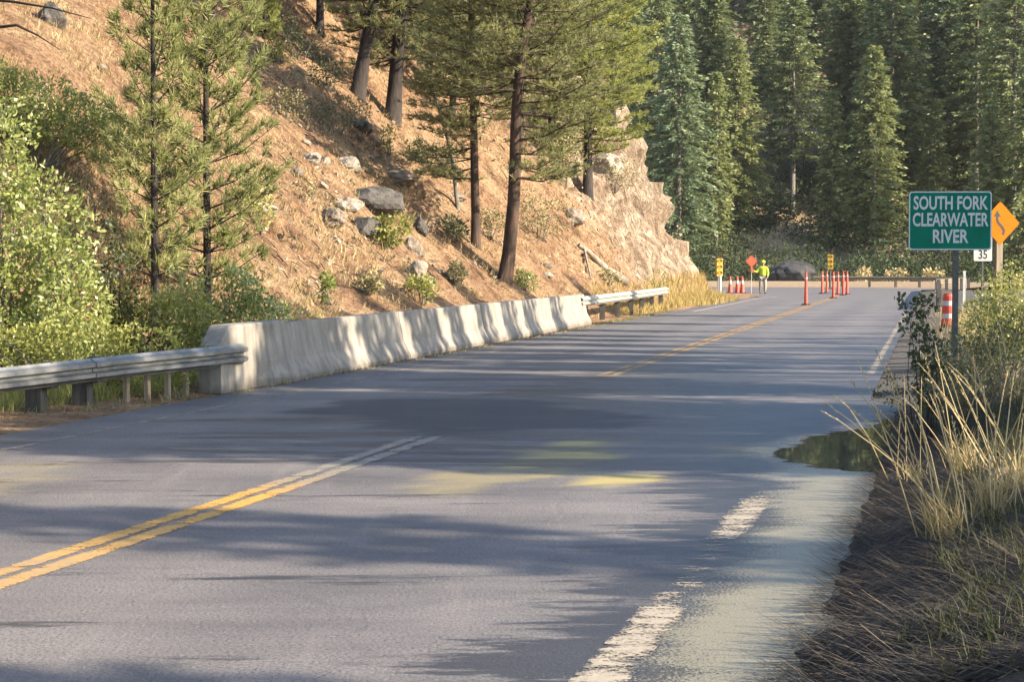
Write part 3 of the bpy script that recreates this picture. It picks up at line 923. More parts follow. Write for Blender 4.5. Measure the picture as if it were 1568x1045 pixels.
# striped drum beside the sign post
p = flat(1452, 503)
g = thing('traffic_drum', 'red and white striped drum half hidden behind the sign post', 'traffic drum', (p.x, p.y, bank(p.x, p.y)))
mb = MB(); lathe(mb, [(.21, 0), (.21, .06), (.18, .08)], 16); mb.build('base', 'rubber', g, tint=False)
mb = MB(); lathe(mb, [(.18, .06), (.145, .80), (.12, .84), (.12, .87)], 18); bd_ = mb.build('body', 'orange', g, tint=False)
for z in (.30, .62):
    ra = lerp(.18, .145, (z - .06) / .74) + .004
    mb = MB(); lathe(mb, [(ra, z - .06), (ra - .006, z + .06)], 18); mb.build('reflective_band', 'reflective', bd_, tint=False)
# white delineator
p = flat(1476, 478)
g = thing('delineator_post', 'thin white delineator post right of the green sign post', 'post', (p.x, p.y, bank(p.x, p.y) - .03))
mb = MB(); mb.box((0, 0, .7), (.09, .03, 1.4)); mb.build('post', 'white_paint', g, tint=False)
mb = MB(); mb.box((0, -.018, 1.25), (.07, .006, .12)); mb.build('reflector', 'reflective', g, tint=False)
# signal heads
def signal(px, py_top, py_base, Y, label, pole_mat, rz):
    p = at(px, py_top, Y)
    z1 = p.z
    g = thing('signal_head', label, 'traffic signal', (p.x, Y, 0), rz, 'yellow signal heads at the bend')
    hh = .92
    mb = MB(); mb.box((0, 0, z1 - hh / 2), (.34, .20, hh)); hs_ = mb.build('housing', 'signal_yellow', g, tint=False)
    for i in range(3):
        zc = z1 - hh * (i + .5) / 3
        mb = MB(); mb.tube([(0, -.10, zc), (0, -.114, zc)], .10, 14); mb.build('lens', 'lens_dark', hs_, tint=False)
        mb = MB()
        for k in range(9):
            a0, a1 = R(-10 + 200 * k / 9), R(-10 + 200 * (k + 1) / 9)
            q = lambda a, r, y: Vector((r * math.cos(a), y, zc + r * math.sin(a)))
            mb.quad(q(a0, .115, -.10), q(a1, .115, -.10), q(a1, .115, -.16), q(a0, .115, -.16))
            mb.quad(q(a0, .122, -.16), q(a1, .122, -.16), q(a1, .122, -.10), q(a0, .122, -.10))
            mb.quad(q(a0, .115, -.16), q(a1, .115, -.16), q(a1, .122, -.16), q(a0, .122, -.16))
        mb.build('visor', 'signal_yellow', hs_, tint=False)
    mb = MB(); mb.tube([(0, .02, 0), (0, .02, z1 - hh)], .065, 10); mb.build('pole', pole_mat, g, tint=False)
    mb = MB(); mb.box((0, .02, .05), (.5, .5, .1)); mb.build('base', 'steel_dark', g, tint=False)
signal(1101, 396, 436, 92.0, 'yellow signal head on a white pole at the foot of the cliff', 'white_paint', R(20))
signal(1271.5, 390, 432, 112.0, 'yellow signal head above the orange channelizers', 'steel_dark', R(0))
p = at(1103, 430, 89)
g = thing('marker_post', 'short white marker post beside the pole at the cliff foot', 'post', (p.x, 89, 0))
mb = MB(); lathe(mb, [(.06, 0), (.06, .95), (.045, 1.0)], 10); mb.build('post', 'white_paint', g, tint=False)
mb = MB(); lathe(mb, [(.064, .80), (.064, .90)], 10); mb.build('reflective_band', 'reflective', g, tint=False)
# flagger
def skin_mesh(name, joints, edges, material, parent, root=0, sub=2):
    me = bpy.data.meshes.new(name)
    me.from_pydata([j[0] for j in joints], edges, [])
    o = link(name, me, parent)
    me.materials.append(M[material])
    sk = o.modifiers.new('skin', 'SKIN'); sk.use_smooth_shade = True
    for i, j in enumerate(joints):
        r = j[1]
        me.skin_vertices[0].data[i].radius = r if isinstance(r, tuple) else (r, r)
        me.skin_vertices[0].data[i].use_root = (i == root)
    ss = o.modifiers.new('subsurf', 'SUBSURF'); ss.levels = sub; ss.render_levels = sub
    return o
pf = flat(1168, 450)
g = thing('person', 'person in yellow jacket and yellow hard hat standing with a paddle at the bend', 'person', (pf.x, pf.y, 0), R(-8))
jt = [((0, 0, .95), (.15, .11)), ((0, 0, 1.12), (.14, .105)), ((0, 0, 1.30), (.16, .115)), ((0, 0, 1.42), (.12, .09)), ((0, 0, 1.49), .055), ((0, -.01, 1.56), .075), ((0, -.01, 1.66), .09), ((0, 0, 1.74), .06),
      ((-.19, 0, 1.39), .065), ((-.33, -.06, 1.17), .048), ((-.52, -.14, 1.22), .036), ((-.58, -.16, 1.235), .03),
      ((.19, 0, 1.39), .065), ((.27, .02, 1.12), .048), ((.24, -.10, .90), .036), ((.235, -.13, .82), .03),
      ((-.10, 0, .86), .095), ((-.12, -.02, .49), .065), ((-.13, .03, .10), .045), ((-.14, -.12, .045), .04),
      ((.10, 0, .86), .095), ((.11, -.02, .49), .065), ((.12, .03, .10), .045), ((.14, -.12, .045), .04)]
ed = [(0, 1), (1, 2), (2, 3), (3, 4), (4, 5), (5, 6), (6, 7), (3, 8), (8, 9), (9, 10), (10, 11), (3, 12), (12, 13), (13, 14), (14, 15),
      (0, 16), (16, 17), (17, 18), (18, 19), (0, 20), (20, 21), (21, 22), (22, 23)]
skin_mesh('body', jt, ed, 'skin', g)
jk = [((0, 0, .90), (.19, .145)), ((0, 0, 1.12), (.185, .14)), ((0, 0, 1.30), (.20, .145)), ((0, 0, 1.43), (.13, .10)),
      ((-.20, 0, 1.38), .085), ((-.33, -.06, 1.17), .068), ((-.50, -.135, 1.215), .055), ((.20, 0, 1.38), .085), ((.275, .02, 1.12), .068), ((.242, -.09, .92), .055)]
skin_mesh('jacket', jk, [(0, 1), (1, 2), (2, 3), (3, 4), (4, 5), (5, 6), (3, 7), (7, 8), (8, 9)], 'hivis', g)
tr = [((0, 0, .93), (.165, .125)), ((-.105, 0, .84), .115), ((-.125, -.02, .49), .09), ((-.13, .03, .13), .075), ((.105, 0, .84), .115), ((.115, -.02, .49), .09), ((.12, .03, .13), .075)]
skin_mesh('trousers', tr, [(0, 1), (1, 2), (2, 3), (0, 4), (4, 5), (5, 6)], 'trouser', g)
for sx in (-1, 1):
    skin_mesh('boot', [((sx * .13, .05, .16), .062), ((sx * .13, .04, .06), .06), ((sx * .14, -.13, .045), .046)], [(0, 1), (1, 2)], 'rubber', g)
mb = MB(); lathe(mb, [(.155, 0), (.125, .012), (.122, .05), (.105, .10), (.06, .135), (.01, .145)], 16, (0, -.012, 1.665)); o = mb.build('hard_hat', 'hivis', g, smooth=True, tint=False)
mb = MB()
for dz in (0, .03, .058, .085):
    mb.tube([(-.575, -.13, 1.20 + dz * .9), (-.615, -.16, 1.205 + dz * .9), (-.64, -.185, 1.20 + dz * .9), (-.62, -.205, 1.2 + dz * .9)], [.012, .011, .010, .008], 6)
mb.tube([(-.565, -.16, 1.245), (-.595, -.20, 1.26), (-.625, -.2, 1.265)], [.013, .011, .009], 6)
mb.build('fingers', 'skin', g, smooth=True, tint=False)
for sx in (-.035, .035):
    mb = MB(); lathe(mb, [(.004, -.008), (.012, 0), (.004, .008)], 8, (sx, -.098, 1.645)); mb.build('eye', 'rubber', g, tint=False)
mb = MB(); mb.tube([(0, -.085, 1.65), (0, -.122, 1.605), (0, -.09, 1.60)], [.008, .016, .008], 6); mb.build('nose', 'skin', g, smooth=True, tint=False)
mb = MB(); mb.tube([(-.025, -.092, 1.565), (0, -.10, 1.562), (.025, -.092, 1.565)], [.004, .007, .004], 6); mb.build('mouth', 'bark_red', g, tint=False)
ph = g.location + Matrix.Rotation(R(-8), 3, 'Z') @ Vector((-.615, -.182, 0))
g = thing('paddle_sign', 'orange diamond paddle on a staff held by the person in yellow', 'sign', (ph.x, ph.y, .0), R(14))
mb = MB(); mb.tube([(0, 0, .01), (0, 0, 1.70)], .016, 10); mb.build('staff', 'white_paint', g, tint=False)
dm = [(.33 * x, .33 * y) for x, y in ((.05, -.95), (.95, -.05), (.95, .05), (.05, .95), (-.05, .95), (-.95, .05), (-.95, -.05), (-.05, -.95))]
plate('panel', dm, -.024, -.018, 'orange_sign', g, 1.74)
dm2 = [(x * .93, y * .93) for x, y in dm]; dm3 = [(x * .86, y * .86) for x, y in dm]
ring('border', dm2, dm3, -.0275, -.0255, 'sign_black', g, 1.74)
plate('flag', [(-.02, -.13), (.10, -.17), (.08, .12), (-.02, .10)], -.035, -.030, 'orange_sign', g, 1.30)

# ================================================================== ROCKS, LOG
def rock_mesh(name, material, seed, sub=3, rough=.35, flat_=(1, 1, .75)):
    bm = bmesh.new()
    bmesh.ops.create_icosphere(bm, subdivisions=sub, radius=1)
    off_ = Vector((seed * 7.3, seed * 3.1, seed * 1.7))
    for v in bm.verts:
        d = v.co.normalized()
        c1 = noise.cell(d * 1.5 + off_) - .5
        r = 1 + rough * .6 * noise.noise(d * 1.3 + off_) + rough * .35 * c1 + .12 * noise.noise(d * 4 + off_)
        # a few flat breaks
        for k in range(4):
            nrm = Vector((math.sin(seed * 3 + k * 2.1), math.cos(seed * 5 + k * 1.3), math.sin(seed + k * 4.1))).normalized()
            h = .72 + .1 * math.sin(seed + k)
            q = d.dot(nrm) * r
            if q > h: r *= h / q
        v.co = Vector((d.x * r * flat_[0], d.y * r * flat_[1], d.z * r * flat_[2]))
    me = bpy.data.meshes.new(name); bm.to_mesh(me); bm.free()
    me.materials.append(M[material])
    return me
def rock(px, py, wpx, hpx, material, seed, label, Y=None, sink=.25, name='rock', depth=.8, group=None):
    p = hit(px, py + hpx * .35) if Y is None else at(px, py, Y)
    a = wpx / F_PX * p.y / 2; c_ = hpx / F_PX * p.y / 2
    o = link(name, rock_mesh(name, material, seed))
    q = at(px, py, p.y)
    o.location = (q.x, q.y + a * .15, q.z) if Y else (q.x - a * .12, q.y + a * .38, q.z - c_ * .30)
    o.scale = (a * 1.1, a * (depth + (.0 if Y else .35)), c_ * (1.4 if Y else 1.6))
    o.rotation_euler = (0, 0, seed * .7)
    o.rotation_euler = (0, 0, rnd.uniform(-.35, .35))
    return tag(o, label, 'rock', group)
HR = 'rocks on the hillside'
rock(536, 248, 40, 26, 'rock_pale', 1, 'pale rock beside a smaller one high on the bare slope', group=HR)
rock(478, 240, 34, 22, 'rock_pale', 2, 'pale rock left of the others high on the bare slope', group=HR)
rock(498, 246, 18, 16, 'rock_pale', 3, 'small pale stone between two pale rocks on the slope', group=HR)
rock(470, 217, 14, 10, 'rock_pale', 4, 'single small pale stone above the pale rocks', group=HR)
rock(575, 305, 96, 50, 'rock_grey', 5, 'large dark grey outcrop above the green bush on the slope', group=HR, depth=.6)
rock(532, 312, 52, 26, 'rock_pale', 6, 'pale slab on the left side of the dark outcrop', group=HR)
rock(634, 378, 40, 32, 'rock', 7, 'tan rock at the lower right of the green hillside bush', group=HR)
rock(640, 412, 34, 30, 'rock_pale', 8, 'pale tan rock below the green hillside bush', group=HR)
rock(645, 345, 26, 30, 'rock_grey', 9, 'upright grey rock right of the green hillside bush', group=HR)
rock(550, 190, 40, 26, 'rock_grey', 10, 'shaded grey rock at the foot of the dark trunks', group=HR)
rock(79, 22, 46, 44, 'rock_grey', 11, 'wedge-shaped grey rock at the top left of the slope', group=HR)
rock(157, 102, 14, 11, 'rock_pale', 12, 'small white stone on the rusty slope at the upper left', group=HR)
rock(610, 268, 60, 26, 'rock', 18, 'tan ledge above the dark outcrop', group=HR)
rock(515, 330, 40, 34, 'rock', 19, 'tan rock at the left foot of the dark outcrop', group=HR)
rock(560, 345, 50, 34, 'rock_grey', 20, 'dark rock partly covered by the green hillside bush', group=HR)
rock(655, 430, 26, 18, 'rock_pale', 23, 'pale stone in the yellowish low bush', group=HR)
rock(880, 330, 44, 26, 'rock', 24, 'tan ledge right of the brownish shrub', group=HR)
rock(930, 250, 50, 40, 'rock_pale', 25, 'pale ledge near the top of the rock cut', group=HR)
rock(700, 300, 30, 16, 'rock', 26, 'flat tan stone left of the straight reddish pine', group=HR)
rock(455, 262, 26, 14, 'rock', 27, 'flat tan stone below the leftmost pale rock', group=HR)
rock(838, 420, 22, 10, 'rock_pale', 13, 'small flat pale stone on the slope right of the pine', group=HR)
rock(838, 406, 18, 9, 'rock', 14, 'small tan stone just above the flat pale stone', group=HR)
rock(405, 318, 44, 34, 'rock_pale', 17, 'pale rock glimpsed behind the young pines', group=HR)
p = flat(1215, 438)
o = rock(1214, 418, 66, 44, 'rock_shaded', 21, 'big grey boulder, darkened for shade, beyond the bend left of the channelizers', Y=137.5)
rock(1183, 425, 26, 22, 'rock_shaded', 22, 'smaller boulder, also darkened for shade, beside the big grey one beyond the bend', Y=137.2)
# foreground stone and pale upright stone on the right
o = rock(1545, 760, 86, 92, 'rock', 31, 'brownish boulder among dry grass at the right edge', Y=11.2)
o = rock(1415, 556, 20, 56, 'rock_pale', 32, 'pale upright stone on the gravel shoulder at the right', Y=26.5)
# loose stones, too many to count
mb = MB()
for i in range(900):
    px = rnd.uniform(380, 1060); py = rnd.uniform(150, 440)
    p = hit(px, py, 20, 100)
    if p.y > 99: continue
    s_ = rnd.uniform(.03, .09) * (1.6 if rnd.random() < .12 else 1)
    vs_ = [p + Vector((rnd.gauss(0, 1), rnd.gauss(0, 1), rnd.gauss(0, .8))).normalized() * s_ * rnd.uniform(.7, 1.2) for _ in range(6)]
    for (a, b_, c_) in ((0, 1, 2), (0, 2, 3), (0, 3, 4), (1, 2, 5), (2, 3, 5), (3, 4, 5), (0, 4, 1), (1, 4, 5)): mb.tri(vs_[a], vs_[b_], vs_[c_])
tag(mb.build('loose_stones', 'rock_pale', tint=False), 'small loose stones scattered over the hillside', 'stones', None, 'stuff')
# fallen log
a, b_ = hit(886, 382), hit(958, 440)
a.z += .15; b_.z += .12
g = thing('fallen_log', 'pale weathered log lying down the slope right of the pines', 'log')
mb = MB(); mb.tube([lerp(a, b_, i / 5) + Vector((0, 0, .05 * math.sin(i * 1.7))) for i in range(6)], [.07, .09, .12, .14, .16, .17], 9)
mb.build('trunk', 'wood_pale', g, smooth=True, tint=False)
mb = MB(); mb.tube([lerp(a, b_, .12), hit(905, 432, 20) + Vector((0, 0, .1))], [.06, .03], 6); mb.build('branch', 'wood_pale', g, tint=False)

# ================================================================== VEGETATION BUILDERS
def needle_tuft(mb, p, d, r, L, n, w, t):
    for i in range(n):
        v = (d * r.uniform(.3, 1.1) + rv(r) * .85).normalized()
        s_ = v.cross(rv(r)).normalized() * (w / 2)
        l_ = L * r.uniform(.7, 1.1)
        q = p + d * r.uniform(-.06, .06)
        mb.tri(q - s_, q + s_, q + v * l_, min(1, max(0, t + r.uniform(-.2, .2))))
def pine_meshes(seed, H, rad, crown0, reach, whorl, nbr, rise, lean=(0, 0), needle=.2, nn=16, w=.014, wood='bark_dark', leafm='needle',
                bend=None, tint0=.5, density=1.0, skip=None, top=.2):
    r = random.Random(seed)
    tr, lf = MB(), MB()
    def tp(u):
        b_ = bend(u) if bend else (0, 0)
        return Vector((lean[0] * u * H + b_[0], lean[1] * u * H + b_[1], u * H))
    N = 14
    tr.tube([tp(i / N) - Vector((0, 0, .3 if i == 0 else 0)) for i in range(N + 1)], [max(.015, rad * ((1 - i / N) ** .75) * (1.25 if i == 0 else 1)) for i in range(N + 1)], 9)
    z = crown0
    while z < H - .15:
        u = z / H
        c_ = (z - crown0) / (H - crown0)
        rr = reach * (1 - c_) ** .7 * (.55 + .45 * min(1, c_ * 6)) + top * c_
        k = nbr + r.randint(-1, 1)
        a0 = r.uniform(0, 6.28)
        for i in range(max(2, k)):
            an = a0 + 6.283 * i / k + r.uniform(-.35, .35)
            if skip and skip(an, z): continue
            L = rr * r.uniform(.65, 1.1)
            e = rise + .5 * c_ + r.uniform(-.18, .18)
            d = Vector((math.cos(an) * math.cos(e), math.sin(an) * math.cos(e), math.sin(e)))
            p0 = tp(u)
            mid = p0 + d * (L * .5) + Vector((0, 0, -.03 * L))
            end = p0 + d * L + Vector((0, 0, .10 * L))
            br = max(.008, rad * .16 * (1 - u) + .006)
            tr.tube([p0, mid, end], [br, br * .65, br * .25], 5, cap=False)
            m_ = max(3, int(L * 8.5 * density))
            bt = tint0 + r.uniform(-.22, .22)
            for q in range(m_):
                f = r.uniform(.2, 1.0) ** .8
                q0 = (p0.lerp(mid, f * 2) if f < .5 else mid.lerp(end, f * 2 - 1))
                side = d.cross(Vector((0, 0, 1))).normalized() * r.uniform(-1, 1) * (.30 * L * (1.15 - f) + .10)
                tipd = (d * .7 + side * .8 + Vector((0, 0, .35))).normalized()
                q1 = q0 + side + Vector((0, 0, r.uniform(-.05, .14)))
                if (q1 - q0).length > .12: tr.tube([q0, q1], [.007, .004], 3, cap=False)
                needle_tuft(lf, q1, tipd, r, needle, nn, w, bt)
        z += whorl * r.uniform(.75, 1.25)
    return tr.mesh('trunk', wood, True), lf.mesh('crown', leafm)
def put_tree(name, label, loc, meshes, rz=0.0, sc=1.0, group=None):
    g = thing(name, label, 'tree', loc, rz, group)
    g.scale = (sc, sc, sc)
    link('trunk', meshes[0], g); link('crown', meshes[1], g)
    return g

def bush(name, label, cat, base, blobs, n, L, w, material, seed, stems=8, wood='bark_grey', group=None, tint0=.5, spread=.25, droop=.0, shell=.55, sr=1.0):
    """blobs: (x, y, z, rx, ry, rz) relative to base"""
    r = random.Random(seed)
    g = thing(name, label, cat, base, 0, group)
    mb, st = MB(), MB()
    vol = [b_[3] * b_[5] for b_ in blobs]
    for b_, v_ in zip(blobs, vol):
        c_ = Vector(b_[:3])
        m_ = int(n * v_ / sum(vol))
        for i in range(m_):
            d = rv(r); d = d.normalized() * (d.length ** shell if r.random() < .8 else d.length)
            f = 1 + .35 * noise.noise(d * 2.2 + c_ * 3)
            p = c_ + Vector((d.x * b_[3], d.y * b_[4], d.z * b_[5])) * f
            clump = noise.noise(p * 2.2 + Vector((seed, 0, 0)))
            if clump < -.28: continue
            if base[2] + p.z < ground(base[0] + p.x, base[1] + p.y) + .02: continue
            ld = (d * .5 + rv(r) * .9 + Vector((0, 0, .1 - droop))).normalized()
            mb.leaf(p, ld, rv(r), L * r.uniform(.6, 1.25), w * r.uniform(.7, 1.2), min(1, max(0, tint0 + .45 * clump + r.uniform(-spread, spread))))
        for i in range(max(1, int(stems * v_ / sum(vol) + .5))):
            d = rv(r)
            e = c_ + Vector((d.x * b_[3], d.y * b_[4], abs(d.z) * b_[5])) * .8
            q = Vector((c_.x * .25 + r.uniform(-.1, .1), c_.y * .25, -.05))
            m1 = q.lerp(e, .5) + rv(r) * .12
            st.tube([q, m1, e], [.022 * sr, .013 * sr, .005 * sr], 5, cap=False)
    st.build('stems', wood, g)
    mb.build('foliage', material, g)
    return g

# ================================================================== NEAR HILLSIDE TREES
GP = 'young pines behind the guardrail'
# two young pines at the left
p = hit(238, 500, 20); z = p.z
ms = pine_meshes(11, 8.2, .07, .8, 1.35, .40, 5, .45, needle=.22, nn=22, w=.02, density=1.15, tint0=.5)
put_tree('young_pine', 'slender young pine at the left with a bare dark stem showing', (p.x, p.y, z), ms, .3, 1, GP)
p = hit(318, 490, 20); z = p.z
ms = pine_meshes(12, 8.6, .075, .7, 2.0, .40, 6, .36, needle=.22, nn=22, w=.02, density=1.1, tint0=.5)
put_tree('young_pine', 'fuller young pine right of the slender one behind the guardrail', (p.x, p.y, z), ms, 1.1, 1, GP)
# tree with dead low limbs just outside the frame on the left
p = at(-95, 470, 33.0); z = ground(p.x, p.y)
g = thing('bare_limbed_tree', 'tree at the left edge reaching two bare limbs into view', 'tree', (p.x, p.y, z))
ms = pine_meshes(13, 9, .12, 5.8, 1.3, .4, 5, .5, nn=12)
link('trunk', ms[0], g); link('crown', ms[1], g)
for (x0, y0), (x1, y1), (x2, y2) in (((-95, 0), (20, 2), (140, 28)), ((-95, 60), (25, 38), (92, 76))):
    mb = MB(); o_ = Vector((p.x, p.y, z))
    mb.tube([at(x0, y0, 33) - o_, at((x0 + x1) / 2, (y0 + y1) / 2 - 4, 32.8) - o_, at(x1, y1, 32.6) - o_, at((x1 + x2) / 2, (y1 + y2) / 2 - 3, 32.4) - o_, at(x2, y2, 32.2) - o_], [.045, .036, .026, .017, .006], 6)
    mb.build('bare_limb', 'bark_dark', g)

GT = 'old pines on the hillside'
def on_hill(px, py): return hit(px, py, 20, 110)
p = on_hill(767, 428)
ms = pine_meshes(21, 15.5, .20, 2.9, 3.9, .34, 6, -.06, lean=(.11, 0), needle=.21, nn=15, w=.026, wood='bark_red', leafm='needle_olive', density=1.25,
                 bend=lambda u: (.13 * math.sin(u * 11 + .6), 0), skip=lambda a, z: z < 5 and math.cos(a) < .1)
put_tree('pine_tree', 'leaning reddish pine with its foot nearest the barrier', (p.x, p.y, p.z - .1), ms, 0, 1, GT)
p = on_hill(729, 376)
ms = pine_meshes(22, 13.5, .135, 2.0, 2.9, .34, 6, -.08, lean=(-.02, 0), needle=.21, nn=15, w=.026, wood='bark_red', leafm='needle_olive', density=1.1, skip=lambda a, z: z < 3.6 and math.cos(a) > 0)
put_tree('pine_tree', 'straight reddish pine just left of the leaning one', (p.x, p.y, p.z - .1), ms, 0, 1, GT)
p = on_hill(600, 178)
ms = pine_meshes(23, 16, .25, 2.0, 3.4, .42, 6, -.05, lean=(.09, 0), needle=.22, nn=15, w=.028, leafm='needle_olive', density=1.0, tint0=.4)
put_tree('pine_tree', 'thick dark upright trunk in the shade high on the slope', (p.x, p.y, p.z - .15), ms, 0, 1, GT)
p = on_hill(545, 142)
ms = pine_meshes(24, 15, .23, 2.3, 3.1, .38, 6, -.08, lean=(.20, 0), needle=.22, nn=15, w=.028, leafm='needle_olive', density=1.0, tint0=.4)
put_tree('pine_tree', 'thick dark trunk leaning right, leftmost of the old pines', (p.x, p.y, p.z - .15), ms, 0, 1, GT)
p = on_hill(900, 290)
ms = pine_meshes(25, 15, .19, 1.6, 3.9, .42, 6, .02, needle=.23, nn=15, w=.028, leafm='needle_bright', density=1.25, tint0=.6)
put_tree('pine_tree', 'bright green full pine standing above the rock cut', (p.x, p.y, p.z - .1), ms, 0, 1, GT)
p = on_hill(690, 190)
ms = pine_meshes(27, 11, .13, 1.2, 2.6, .38, 6, .0, lean=(.09, 0), needle=.21, nn=15, w=.028, leafm='needle_olive', density=1.1, tint0=.45)
put_tree('pine_tree', 'thin dark pine leaning right behind the straight reddish one', (p.x, p.y, p.z - .1), ms, 0, 1, GT)
p = on_hill(845, 215)
ms = pine_meshes(28, 12, .16, 1.0, 2.8, .45, 5, .08, needle=.22, nn=15, w=.028, leafm='needle', density=1.2, tint0=.5)
put_tree('pine_tree', 'mid green pine between the leaning pine and the bright one', (p.x, p.y, p.z - .1), ms, 0, 1, GT)
for px_, py_2, sd2, h2, rr2, mt2, lab2 in ((655, 120, 31, 13, 3.0, 'needle_olive', 'olive pine crowning the slope right of the thick upright trunk'),
                                          (795, 175, 32, 13, 3.2, 'needle_olive', 'olive pine high on the slope behind the leaning reddish pine'),
                                          (490, 45, 33, 9, 2.2, 'needle_olive', 'olive pine at the top edge left of the thick dark trunks'),
                                          (940, 190, 34, 12, 2.6, 'needle_bright', 'light green pine on top of the rock cut')):
    p = on_hill(px_, py_2)
    ms = pine_meshes(sd2, h2, .14, 1.6, rr2, .36, 6, -.08, lean=(.07, 0), needle=.22, nn=15, w=.028, leafm=mt2, density=1.15, tint0=.5)
    put_tree('pine_tree', lab2, (p.x, p.y, p.z - .1), ms, sd2, 1, GT)
p = on_hill(405, 60)
ms = pine_meshes(29, 4.2, .06, .3, 1.1, .3, 6, .4, needle=.2, nn=15, w=.028, leafm='needle_bright', density=1.8, tint0=.5)
put_tree('pine_sapling', 'small pine sapling right of the young pines at the top', (p.x, p.y, p.z - .1), ms, 0, 1, GT)
# dead leaning stems
a, b_ = on_hill(702, 322), None
g = thing('dead_stem', 'thin dead grey stem leaning left beside the straight reddish pine', 'tree', a)
mb = MB()
e = at(650, 70, a.y + .5) - a
mb.tube([Vector((0, 0, -.1)), e * .35 + Vector((.15, 0, 0)), e * .7, e], [.07, .055, .04, .015], 7); mb.build('trunk', 'bark_grey', g, smooth=True)
r2_ = random.Random(5)
for i in range(10):
    u = r2_.uniform(.3, .98); q = e * u; d = Vector((r2_.uniform(-1, 1), r2_.uniform(-.5, .5), r2_.uniform(-.5, .2))).normalized() * r2_.uniform(.4, 1.0)
    mb = MB(); mb.tube([q, q + d * .5 + Vector((0, 0, .04)), q + d], [.018, .012, .004], 4, cap=False); mb.build('branch', 'bark_grey', g)

# hillside bushes
GB = 'bushes on the hillside'
def hb(px, py, wpx, hpx, label, material, n, seed, L=.10, w=.05, name='hillside_bush', tint0=.5, cat='bush'):
    p = on_hill(px, py + hpx * .4)
    a, h = wpx / F_PX * p.y / 2, hpx / F_PX * p.y
    r = random.Random(seed)
    bl = [(r.uniform(-.5, .5) * a, r.uniform(-.3, .3) * a, h * r.uniform(.25, .6), a * r.uniform(.4, .65), a * .5, h * r.uniform(.28, .42)) for _ in range(5)]
    return bush(name, label, cat, (p.x, p.y, p.z), bl, n, L, w, material, seed, 6, group=GB, tint0=tint0)
hb(592, 352, 100, 60, 'green leafy bush growing from the dark outcrop', 'leaf_yel', 1500, 41, .12, .07, tint0=.35)
hb(498, 440, 44, 60, 'small green bush behind the barrier below the bare slope', 'leaf', 500, 42)
hb(648, 445, 70, 50, 'yellowish low bush behind the striped part of the barrier', 'leaf_yel', 700, 43, tint0=.6)
hb(805, 432, 44, 34, 'small bright green bush at the foot of the leaning pine', 'leaf', 420, 44)
hb(430, 70, 60, 70, 'yellow-green bush at the top beside the dark shade', 'leaf_yel', 800, 45, tint0=.4)
hb(865, 250, 90, 90, 'dry olive shrub on the slope below the bright pine', 'sage', 1100, 46, tint0=.6)
hb(825, 330, 100, 90, 'dry brownish shrub right of the leaning pine trunk', 'sage', 1200, 47, tint0=.35)
hb(600, 215, 40, 60, 'pale green sprig under the dark upright trunk', 'leaf_yel', 350, 48, tint0=.3)
hb(1010, 435, 40, 50, 'pale green tuft at the foot of the rock cut', 'leaf_yel', 420, 49, tint0=.6)
hb(940, 270, 70, 60, 'yellowish shrub clinging to the upper rock cut', 'sage', 600, 50, tint0=.7)
hb(700, 420, 60, 40, 'ochre low shrub behind the dark part of the barrier', 'sage', 600, 51, tint0=.75)
hb(510, 180, 120, 60, 'brown brush in the shade left of the dark trunks', 'sage', 1300, 52, tint0=.15)
hb(150, 195, 110, 60, 'ochre weeds on the slope left of the young pines', 'sage', 1200, 54, tint0=.6)
hb(395, 320, 70, 70, 'yellowish weeds right of the young pines', 'leaf_yel', 600, 55, tint0=.7)
hb(555, 435, 60, 40, 'straw-coloured weeds just behind the shaded barrier', 'sage', 500, 56, tint0=.8)
hb(885, 215, 80, 70, 'olive shrub among the crowns above the rock cut', 'leaf_yel', 700, 57, tint0=.35)
hb(930, 425, 60, 30, 'ochre weeds around the lower end of the log', 'sage', 500, 58, tint0=.7)
hb(750, 345, 70, 50, 'brownish weeds between the two reddish pines', 'sage', 600, 59, tint0=.3)
hb(470, 290, 60, 30, 'thin straw weeds on the bare slope below the pale rocks', 'sage', 300, 60, tint0=.75)
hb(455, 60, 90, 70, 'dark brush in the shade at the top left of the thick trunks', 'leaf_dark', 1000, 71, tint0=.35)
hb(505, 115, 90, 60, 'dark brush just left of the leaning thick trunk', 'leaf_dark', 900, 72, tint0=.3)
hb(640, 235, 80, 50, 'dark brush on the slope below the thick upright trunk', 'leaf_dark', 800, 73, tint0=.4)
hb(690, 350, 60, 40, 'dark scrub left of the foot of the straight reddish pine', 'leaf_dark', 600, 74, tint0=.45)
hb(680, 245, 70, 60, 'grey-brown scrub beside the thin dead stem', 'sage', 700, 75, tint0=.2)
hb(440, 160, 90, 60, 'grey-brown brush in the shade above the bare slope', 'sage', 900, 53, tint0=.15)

# roadside bushes at the left
GL = 'bushes behind the left guardrail'
def gl(px, py, Y):
    p = at(px, py, Y); return (p.x, p.y, ground(p.x, p.y))
b0 = gl(30, 540, 23.4)
bush('leafy_bush', 'tall bright green leafy bush filling the left edge', 'bush', b0,
     [(-.4, 0, 1.0, 1.2, .8, 1.1), (.1, .1, 2.0, .8, .7, 1.0), (-.4, .1, 3.0, .7, .6, .8), (.7, -.2, .9, .6, .6, .8), (.1, -.3, .5, 1.0, .6, .6), (.45, 0, 1.5, .55, .5, .7)],
     18000, .085, .045, 'leaf', 61, 26, group=GL, tint0=.72)
b0 = tuple(hit(55, 250, 20))
bush('leafy_bush', 'green spreading bush on the slope above the tall left bush', 'bush', b0,
     [(-1.0, 0, 1.2, 1.0, .8, .7), (-.2, 0, 1.0, 1.0, .8, .6), (.6, 0, .75, .9, .7, .5), (1.3, 0, .45, .8, .6, .4)], 11000, .10, .04, 'leaf', 62, 14, group=GL, tint0=.6)
b0 = gl(352, 520, 26)
